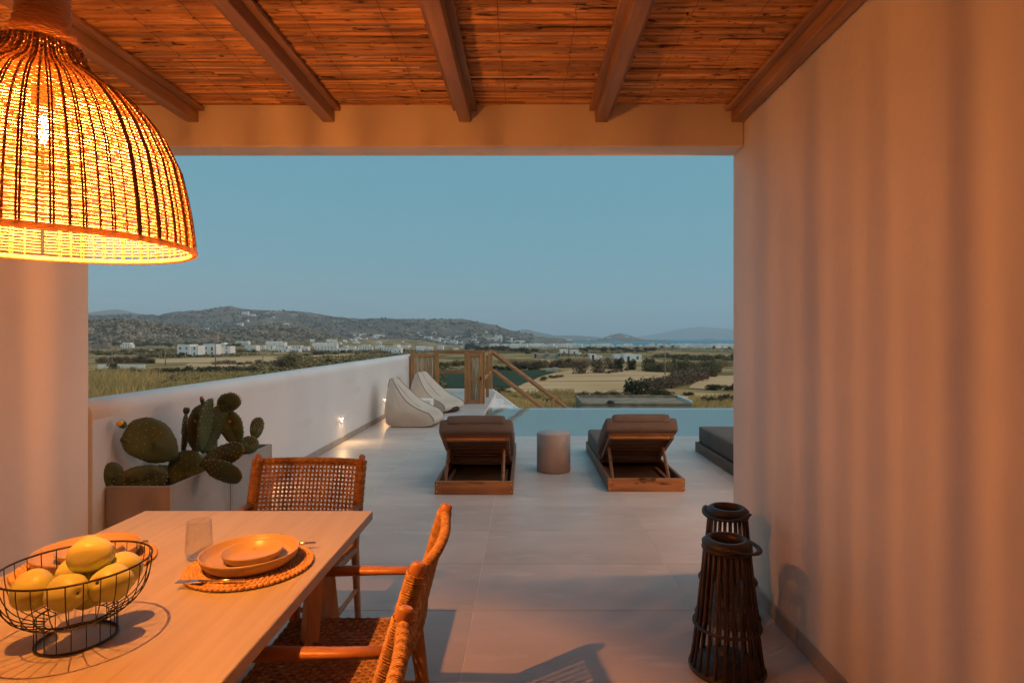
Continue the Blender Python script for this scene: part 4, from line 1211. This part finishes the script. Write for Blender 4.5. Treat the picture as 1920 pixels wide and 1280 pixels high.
# ------------------------------------------------------------------ houses on the plain
def house(name, label, px0, px1, py, blocks, nwin=0, m=None, group=None, dz=0, Yd=None, zg=None, wm=None, hp=None):
    """blocks: list of (x from, x to, height, depth, forward) in fractions of the width / metres"""
    pc = (px0 + px1) / 2
    if Yd is None: x, y, z = ground_at(pc, py)
    else: y = Yd; x = (pc - VX) / F * y; z = zg if zg is not None else gz(x, y)
    W = (px1 - px0) / F * y
    t = thing(name, label, 'house', (x, y, z + dz), 0, group)
    m = m or m_far_white
    if hp:
        ks = hp / F * y / max(q[2] for q in blocks); blocks = [(q[0], q[1], q[2] * ks, q[3], q[4]) for q in blocks]
    for i, (a, b, h, dep, fw) in enumerate(blocks):
        xa, xb = -W / 2 + a * W, -W / 2 + b * W
        MB().box(xa, xb, -fw, dep - fw, -1.0, h, .05).build('wall', m, t)
        MB().box(xa + .22, xb - .22, .2 - fw, dep - fw - .2, h + .01, h + .05).build('roof', m_far_beige, t)
        n = max(1, int((xb - xa) / 3.2)) if nwin else 0
        for k in range(n):
            if h < 2.4: break
            wx = xa + (k + .5) * (xb - xa) / n
            for fl in range(1 if h < 5.2 else 2):
                zz = .9 + fl * 2.9; hh = 1.25 if (k + fl + i) % 3 else 2.0; z0 = zz if hh < 1.5 else zz - .8
                o = MB().box(wx - .45, wx + .45, -fw - .05, -fw + .1, z0, z0 + hh).build('window', wm or (m_shutter if (k + i) % 2 else m_window), t)
    return t
house('white_house', 'white two-storey house with small windows behind the tall pole, left block', 332, 370, 668, [(0, .62, 6.4, 8, 0), (.62, 1, 5.6, 7, -.8)], 1, hp=22)
house('white_house', 'white house right of the left block, behind the tall pole', 371, 403, 667, [(0, .3, 4.2, 6, -1), (.3, 1, 6.0, 7, 0)], 1, hp=22)
house('white_house', 'white house block at the right end behind the tall pole', 404, 430, 664, [(0, .45, 5.0, 7, 0), (.45, 1, 5.6, 7, -1.5)], 1, hp=15)
house('white_house', 'small white house with red doorways on the left below the rocky hill', 225, 247, 641.5, [(0, .2, 3.6, 6, 0), (.2, .85, 5.8, 7, 0), (.85, 1, 3.6, 6, 0)], 1, wm=mat('red_door', (.3, .09, .06), .7), Yd=760, hp=10)
house('stone_ruin', 'roofless brown stone building at the far left of the plain', 171, 207, 655, [(0, .55, 4.0, 6, 0), (.58, .86, 6.2, 6, 0), (.86, 1, 3, 5, 0)], 0, m_ruin, hp=13)
house('white_house', 'low long white house above the plain beside the rocky hill', 348, 395, 641, [(0, .35, 3.0, 5, 0), (.35, .62, 4.6, 6, 0), (.7, 1, 4.6, 6, 0)], 1, Yd=720, hp=6)
house('white_house', 'white house in the row right of the tall pole, leftmost', 481, 512, 657, [(0, .5, 5.6, 7, 0), (.5, 1, 5.0, 7, -1)], 1, hp=9.5)
house('white_house', 'white house in the row right of the tall pole, middle', 514, 546, 659, [(0, .4, 5.2, 7, 0), (.4, .8, 6.6, 7, -1), (.8, 1, 4, 6, 0)], 1, hp=10)
house('white_house', 'white house in the row right of the tall pole, rightmost', 548, 577, 657.5, [(0, .55, 6.4, 7, 0), (.55, 1, 5.0, 7, -1)], 1, hp=10)
house('white_house', 'white house behind the row, upper left of the olive tree', 522, 561, 648, [(0, .4, 5, 7, 0), (.6, 1, 5.5, 7, 0)], 1, Yd=560, hp=6)
house('white_house', 'white cube house above the middle of the parapet', 601, 650, 658.5, [(0, .25, 5, 7, 0), (.25, .62, 5.8, 7, 0), (.62, 1, 2.6, 6, 0)], 1, hp=12)
house('white_house', 'white two-storey house above the parapet, second cube from its end', 671, 698, 657, [(0, .3, 5.4, 7, 0), (.3, .8, 6.4, 7, 0), (.8, 1, 4.6, 6, 0)], 1, hp=11)
house('white_house', 'white house with dark windows at the end of the parapet', 728, 752, 662, [(0, .35, 3.4, 6, 0), (.35, .75, 5.6, 7, 0), (.75, 1, 5.6, 7, 0)], 1, hp=10)
house('white_house', 'pale pinkish house left of the parapet end', 711, 735, 657, [(0, 1, 4.0, 6, 0)], 1, m_far_beige, hp=6)
house('white_house', 'pale concrete pergola house right of the gate', 1001, 1052, 671.5, [(0, .12, 4.0, 6, 0), (.44, .56, 4.0, 6, 0), (.88, 1, 4.0, 6, 0), (.01, .99, 3.2, 5, -1.2)], 1, m_far_beige, hp=10)
house('white_house', 'bluish white block house above the pergola house, left cube', 1050, 1065, 664.5, [(0, 1, 6.5, 7, 0)], 1, hp=10)
house('white_house', 'bluish white block house above the pergola house, right cube', 1069, 1090, 665.5, [(0, .75, 6.5, 7, 0), (.75, 1, 3.2, 6, 0)], 1, hp=10)
house('white_chapel', 'small white chapel-like house in front of the hedge trees', 1106, 1130, 674.5, [(0, .5, 5.4, 7, 0), (.5, 1, 4.0, 6, 0)], 1, hp=11)
house('white_house', 'white cube between the chapel-like house and the dark trees', 1151, 1164, 672, [(0, 1, 4.6, 6, 0)], 1, hp=8)
house('white_house', 'bluish white house half hidden by the dark round trees', 1169, 1203, 678, [(0, .55, 6.4, 7, 0), (.55, 1, 5.4, 7, 0)], 1, hp=15)
house('shed', 'small grey shed beside the green field', 1023, 1047, 697, [(0, .55, 1.9, 3, 0), (.55, 1, 2.3, 3, 0)], 0, m_far_beige, hp=7)
house('stone_enclosure', 'pale stone enclosure at the right edge of the view', 1318, 1385, 686, [(0, .5, 2.0, 3, 0), (.5, .8, 2.6, 4, 0), (.8, 1, 3.0, 5, 0)], 0, m_far_beige, hp=8)
# white retaining wall in the left field
x, y, z = ground_at(228, 691); w = 88 / F * y
tag(MB().box(-w / 2, w / 2, -.2, .2, -.8, 1.25, .03).build('field_wall', m_far_white, None, (x, y, z)), 'low white wall among the scrub at the left of the plain', 'wall')
# far villages: each small house one mesh of a few cubes
hv = []
for k in range(7):
    r = random.Random(100 + k); mb = MB(); x = 0
    for q in range(r.randint(1, 3)):
        w, h, d = r.uniform(4, 9), r.choice((3.2, 3.6, 5.8, 6.2)), r.uniform(5, 8)
        f0 = r.uniform(-1.5, 1.5)
        mb.box(x, x + w, f0, f0 + d, -3, h, .06)
        for b in range(int(w / 2.8)):
            xx = x + 1.1 + b * 2.6
            if xx + .9 < x + w: mb.box(xx, xx + .9, f0 - .04, f0 - .005, .9, 2.2)
        x += w + r.uniform(-.5, .8)
    hv.append(mb)
def hv_mesh(k):
    me = hv[k].mesh('village_house', m_far_white); me.materials.append(m_window)
    for p in me.polygons:
        if p.area < 1.3 and p.area > 1.0: p.material_index = 1
    return me
HV = [hv_mesh(k) for k in range(7)]
def village(n, label, group, fn, seed, smin=.9, smax=1.25):
    r = random.Random(seed)
    for k in range(n):
        x, y, z = fn(r, k)
        o = link('village_house', HV[r.randrange(7)], None, (x, y, z), r.uniform(-.35, .35)); s = r.uniform(smin, smax); o.scale = (s, s, s)
        tag(o, label, 'house', group)
def plain_row(px0, px1, d0, d1):
    def fn(r, k):
        px = r.uniform(px0, px1); y = r.uniform(d0, d1); x = (px - VX) / F * y; return x, y, gz(x, y)
    return fn
def on_hill(h, px0, px1, d0, d1):
    zf = HILLS[h]
    def fn(r, k):
        px = r.uniform(px0, px1); y = r.uniform(d0, d1); x = (px - VX) / F * y; return x, y, zf(x, y) - .5
    return fn
village(60, 'tiny white house in the shore village left of the dark trees', 'white houses of the shore village behind the gate', plain_row(915, 1085, 1350, 2020), 1, 1.15, 1.75)
village(18, 'tiny white house scattered along the shore in the middle', 'white houses scattered along the middle shore', plain_row(1085, 1225, 1500, 2020), 2, 1.15, 1.75)
village(52, 'tiny white house in the long shore village at the right', 'white houses of the shore village at the right', plain_row(1225, 1420, 1150, 1900), 3, 1.15, 1.75)
village(30, 'tiny white house scattered across the plain before the ridge', 'white houses scattered over the far plain', plain_row(575, 880, 620, 1900), 4, .85, 1.3)
village(7, 'tiny white house at the foot of the rocky hill', 'white houses at the foot of the rocky hill', plain_row(395, 560, 620, 1050), 5)
village(24, 'tiny white house climbing the left slope of the long ridge', 'white houses on the left slope of the ridge', on_hill('main', 640, 710, 2150, 2560), 6, 1.0, 1.7)
village(34, 'tiny white house on the right slope of the long ridge', 'white houses on the right slope of the ridge', on_hill('main', 775, 890, 2150, 2600), 7, 1.0, 1.8)
village(34, 'tiny white house on the last slope of the ridge by the sea', 'white houses on the seaward end of the ridge', on_hill('main', 895, 975, 2300, 2800), 8, 1.0, 1.8)
village(16, 'tiny white house on the spit beside the cone-shaped islet', 'white houses on the spit of land', on_hill('cone', 1045, 1245, 4780, 4990), 9, 1.6, 2.6)
village(14, 'tiny white house high on the slope under the summit', 'white houses high under the summit', on_hill('main', 330, 560, 2550, 3100), 10, 1.2, 2.0)
village(5, 'tiny white house among the boulders of the rocky hill', 'white houses among the boulders', on_hill('rocky_a', 235, 330, 980, 1120), 11)

# ------------------------------------------------------------------ shrubs and trees
def crown(seed, n, leaf, shape='round', stiff=False):
    """leaf-clump faces through an uneven crown of unit height and unit radius"""
    r = random.Random(seed); mb = MB()
    blobs = []
    for _ in range(9 if shape != 'reed' else 1):
        a = r.uniform(0, 2 * PI); q = r.uniform(0, .62)
        blobs.append((q * math.cos(a), q * math.sin(a), r.uniform(.22, .70), r.uniform(.24, .44)))
    for _ in range(n):
        if shape == 'reed':
            a = r.uniform(0, 2 * PI); q = r.random() ** .5
            x, y = q * math.cos(a), q * math.sin(a); h = r.uniform(.55, 1.0) * (1 - .25 * q); w = leaf * r.uniform(.5, 1); an = r.uniform(0, PI)
            dx, dy = w * math.cos(an), w * math.sin(an); lx, ly = r.uniform(-.10, .10), r.uniform(-.10, .10)
            mb.add([(x - dx, y - dy, 0), (x + dx, y + dy, 0), (x + lx + dx * .6, y + ly + dy * .6, h * .7), (x + lx * 1.8, y + ly * 1.8, h), (x + lx - dx * .6, y + ly - dy * .6, h * .7)], [(0, 1, 2, 3, 4)]); continue
        bx, by, bz, br = blobs[r.randrange(len(blobs))]
        d = Vector((r.gauss(0, 1), r.gauss(0, 1), r.gauss(0, 1))).normalized() * br * r.uniform(.55, 1.05)
        c = Vector((bx + d.x, by + d.y, max(.02, bz + d.z * .85)))
        if r.random() < .16: c.z = r.uniform(0, .25)
        u = Vector((r.gauss(0, 1), r.gauss(0, 1), r.gauss(0, .7))).normalized(); w = u.cross(Vector((r.gauss(0, 1), r.gauss(0, 1), r.gauss(0, 1)))).normalized()
        s = leaf * r.uniform(.6, 1.4)
        mb.add([c - u * s, c + w * s * .55, c + u * s, c - w * s * .55], [(0, 1, 2, 3)])
    return mb
PROTO = {}
for key, m, shp, lf, n in (('dark', m_leaf_dk, 'round', .085, 900), ('olive', m_leaf_ol, 'round', .075, 900), ('dry', m_leaf_br, 'round', .07, 900), ('reed', m_straw, 'reed', .02, 420)):
    PROTO[key] = [crown(k * 7 + len(key), n, lf, shp).mesh('foliage', m) for k in range(4)]
trunk_me = MB().tube([(0, 0, -.05), (.02, .01, .2), (-.02, 0, .45), (.05, .02, .7)], [.05, .04, .03, .012], 6).tube([(0, 0, .25), (.2, .1, .55)], [.022, .008], 5).tube([(0, 0, .3), (-.2, -.08, .6)], [.022, .008], 5).mesh('trunk', m_trunk)
sr = random.Random(77)
def shrub(px, py, hpx, wpx, kind, label, group=None, tree=False):
    x, y, z = ground_at(px, py); h = hpx / F * y; w = wpx / F * y / 2
    if tree:
        t = thing('tree', label, 'tree', (x, y, z - .1), sr.uniform(0, 6), group)
        o = link('crown', sr.choice(PROTO[kind]), t); o.scale = (w / .85, w / .85, h); o = link('trunk', trunk_me, t); o.scale = (h * .9, h * .9, h)
    else:
        t = link('shrub' if kind != 'reed' else 'reed_clump', sr.choice(PROTO[kind]), None, (x, y, z - .1), sr.uniform(0, 6)); t.scale = (w / .85, w / .85, h)
        tag(t, label, 'shrub', group)
    return t
def hedge(a, b, n, hpx, wpx, kind, label, group, jy=1.2, jx=3):
    for k in range(n):
        q = (k + .5) / n
        py = a[1] + (b[1] - a[1]) * q + sr.uniform(-jy, jy)
        shrub(a[0] + (b[0] - a[0]) * q + sr.uniform(-jx, jx), py, hpx * sr.uniform(.7, 1.25), wpx * sr.uniform(.8, 1.3), kind, label, group)
# right-hand plain
shrub(1192, 739, 34, 42, 'dark', 'dark green round bush in front of the grey hedge'); shrub(1178, 737, 24, 26, 'dark', 'small dark bush left of the round dark bush')
hedge((1210, 738), (1322, 709), 13, 27, 34, 'dry', 'grey-brown leafless bush in the hedge across the stubble field', 'bushes of the grey-brown hedge')
hedge((1225, 743), (1262, 742), 3, 14, 26, 'dark', 'low dark bush at the foot of the grey-brown hedge', 'low bushes at the grey hedge foot')
hedge((1280, 744), (1300, 742), 2, 11, 20, 'dark', 'low dark bush near the concrete roof corner', 'low bushes near the concrete roof')
hedge((1330, 731), (1400, 731), 5, 15, 26, 'dark', 'dark bush in the short row at the right edge', 'dark bushes at the right edge')
hedge((1318, 757), (1420, 752), 7, 15, 26, 'dark', 'dark bush in the lowest row at the right edge', 'lowest dark bushes at the right edge')
hedge((1050, 744), (1180, 741), 10, 11, 22, 'olive', 'scrubby olive bush behind the concrete roof', 'scrub behind the concrete roof')
hedge((1215, 697), (1350, 697), 20, 22, 20, 'olive', 'green reed-like bush in the tall hedge behind the stubble field', 'bushes of the tall hedge behind the field', 1.5)
hedge((1225, 690), (1375, 686), 16, 16, 24, 'reed', 'straw coloured reed clump behind the tall hedge', 'straw coloured reed clumps at the right', 1)
hedge((1320, 706), (1345, 707), 3, 20, 26, 'olive', 'bush at the right end of the tall hedge', 'bushes at the hedge end')
for px, py, h, w, l in ((1216, 695, 27, 30, 'dark rounded tree at the right of the tree group'), (1184, 694, 24, 22, 'small dark tree in front of the bluish white house'), (1160, 693, 26, 26, 'dark tree between the white houses and the stubble field'), (1142, 692, 24, 24, 'dark tree right of the brown tree'), (1118, 699, 32, 40, 'brownish broad tree left of the tree group'), (1090, 701, 27, 34, 'brownish tree beside the shed')):
    shrub(px, py, h, w, 'dry' if 'brown' in l else 'dark', l, 'trees behind the stubble field', True)
hedge((1140, 700), (1180, 694), 4, 9, 16, 'dry', 'low rust coloured shrub at the edge of the stubble field', 'rust shrubs at the field edge')
hedge((1055, 707), (1010, 714), 5, 8, 16, 'olive', 'low shrub on the bank of the green field', 'shrubs on the green field bank')
hedge((955, 690), (1100, 688), 16, 15, 24, 'dry', 'brownish bush in the hedge above the green field', 'bushes above the green field')
hedge((920, 694), (1015, 692), 10, 12, 18, 'dark', 'dark bush along the upper edge of the green field', 'dark bushes edging the green field')
hedge((825, 688), (875, 684), 5, 12, 18, 'olive', 'olive bush seen through the railing', 'bushes seen through the railing')
hedge((940, 679), (1000, 680), 7, 9, 16, 'reed', 'straw reed clump behind the stair handrail', 'reed clumps behind the handrail')
hedge((1052, 681), (1112, 682), 9, 13, 16, 'reed', 'straw reed clump right of the pergola house', 'reed clumps right of the pergola house')
hedge((1230, 670), (1385, 676), 20, 9, 20, 'olive', 'olive bush in the middle distance at the right', 'middle distance bushes at the right', 3)
hedge((870, 655), (1010, 662), 20, 10, 13, 'dark', 'dark tree among the shore village houses', 'dark trees among the shore houses', 2)
hedge((1085, 656), (1230, 659), 18, 7, 14, 'dark', 'dark bush along the middle shore', 'dark bushes along the shore', 2)
hedge((1235, 652.5), (1375, 654), 9, 6, 8, 'dark', 'dark small tree between the shore houses at the right', 'dark small trees at the right shore', 1)
hedge((905, 735), (1060, 762), 14, 14, 26, 'olive', 'yellowish olive shrub behind the stair handrails', 'shrubs behind the handrails', 6, 6)
# left-hand plain
shrub(548, 691, 34, 44, 'olive', 'feathery olive tree rising above the parapet', None, True); shrub(527, 690, 22, 26, 'dry', 'brownish bush left of the feathery olive tree')
shrub(615, 681, 10, 16, 'dark', 'dark bush just above the parapet right of the olive tree')
hedge((175, 704), (300, 702), 8, 15, 26, 'olive', 'olive bush in the hedge behind the tall dry grass', 'bushes behind the dry grass')
shrub(212, 692, 14, 24, 'dark', 'dark round bush in front of the low white wall')
hedge((270, 702), (480, 697), 17, 13, 24, 'dark', 'dark bush in the hedge along the near field', 'dark bushes along the near field')
hedge((180, 680), (280, 678), 8, 13, 22, 'dry', 'dry brown bush on the left plain', 'dry bushes on the left plain', 2)
hedge((245, 679), (285, 680), 4, 12, 18, 'dark', 'dark bush beside the dry hummock', 'dark bushes beside the hummock')
hedge((280, 670), (350, 669), 7, 9, 16, 'dark', 'dark bush left of the white two-storey house', 'dark bushes left of the white house')
hedge((350, 670), (405, 669), 5, 6, 10, 'dark', 'garden shrub in front of the white two-storey house', 'garden shrubs of the white house', .5)
hedge((170, 665), (330, 660), 12, 8, 20, 'olive', 'olive bush in the middle of the left plain', 'middle bushes of the left plain', 3)
hedge((420, 662), (480, 660), 6, 7, 14, 'olive', 'olive bush between the two groups of white houses', 'bushes between the white houses')
hedge((175, 650), (450, 648), 18, 6, 18, 'dark', 'dark bush near the foot of the rocky hill', 'bushes at the rocky hill foot', 3)
hedge((570, 665), (760, 661), 14, 6, 14, 'dark', 'dark bush among the white houses over the parapet', 'bushes among houses over the parapet', 2)
hedge((400, 684), (520, 682), 8, 9, 18, 'dry', 'dry bush between the bare fields', 'dry bushes between the bare fields', 2)
# palms and the like near the shore read as small dark trees; scrub mass over the plain
mb = MB(); r = random.Random(5); cnt = 0
while cnt < 9000:
    y = 90 * (1500 / 90) ** r.random(); x = (r.uniform(120, 1430) - VX) / F * y
    px, py = VX + F * x / y, VY + F * (H - gz(x, y)) / y
    if mnoise.noise(Vector((x * .02, y * .009, 9))) + mnoise.noise(Vector((x * .004, y * .002, 2))) < .02: continue
    if 985 < px < 1345 and 690 < py < 742 and py > 690 + max(0, 1180 - px) * .0: continue
    if 822 < px < 1055 and 694 < py < 728: continue
    cnt += 1; z = gz(x, y); s = r.uniform(.35, .9) * (1 + y / 900)
    for _ in range(7):
        c = Vector((x + r.gauss(0, 1) * s, y + r.gauss(0, 1) * s, z + r.uniform(.05, .9) * s))
        u = Vector((r.gauss(0, 1), r.gauss(0, 1), r.gauss(0, .6))).normalized() * s * .55; w = u.cross(Vector((r.gauss(0, 1), r.gauss(0, 1), 1))).normalized() * s * .4
        mb.add([c - u, c + w, c + u, c - w], [(0, 1, 2, 3)])
tag(mb.build('scrub', m_leaf_ol), 'low green scrub dotted over the plain', 'scrub', kind='stuff')
# tall dry grass beyond the parapet and behind the stair
mb = MB(); r = random.Random(6)
def blades(n, x0, x1, y0, y1, hmin, hmax, dens):
    k = 0
    while k < n:
        px = r.uniform(x0, x1); py = r.uniform(y0, y1)
        x, y, z = None, None, None
        d = F * 9.3 / (py - VY); x = (px - VX) / F * d; y = d; z = gz(x, y)
        if r.random() > dens(px, py): continue
        k += 1
        h = r.uniform(hmin, hmax) * (1 + .5 * mnoise.noise(Vector((x * .12, y * .05, 0)))); w = r.uniform(.035, .09); a = r.uniform(-.6, .6)
        lx, ly = r.gauss(.12, .22) * h, r.gauss(0, .2) * h
        mb.add([(x - w, y + a * w, z), (x + w, y - a * w, z), (x + lx * .4 + w * .7, y + ly * .4, z + h * .6), (x + lx, y + ly, z + h), (x + lx * .4 - w * .7, y + ly * .4, z + h * .6)], [(0, 1, 2, 3, 4)])
blades(15000, 150, 560, 704, 772, .7, 1.5, lambda px, py: 1.0 if py > 704 + max(0, (px - 280)) * -.0 else 0)
blades(2600, 150, 300, 706, 765, 1.6, 3.2, lambda px, py: .3 + .7 * (px < 240))
blades(5000, 895, 1075, 738, 775, .5, 1.0, lambda px, py: 1.0)
blades(2500, 1290, 1440, 745, 772, .4, .9, lambda px, py: 1.0)
tag(mb.build('dry_grass', m_grass), 'tall dry yellow grass beyond the parapet', 'grass', kind='stuff')

# ------------------------------------------------------------------ evening haze
m_haze = bpy.data.materials.new('haze_air'); m_haze.use_nodes = True; nt = m_haze.node_tree; nt.nodes.clear()
pv = nt.nodes.new('ShaderNodeVolumePrincipled'); pv.inputs['Color'].default_value = (.80, .90, 1.0, 1); pv.inputs['Density'].default_value = .0001
pv.inputs['Anisotropy'].default_value = .0
om = nt.nodes.new('ShaderNodeOutputMaterial'); nt.links.new(pv.outputs[0], om.inputs['Volume'])
tag(MB().box(-26000, 26000, -600, 24000, -46, 620).build('haze', m_haze), 'thin evening haze over the bay', 'haze', kind='stuff')
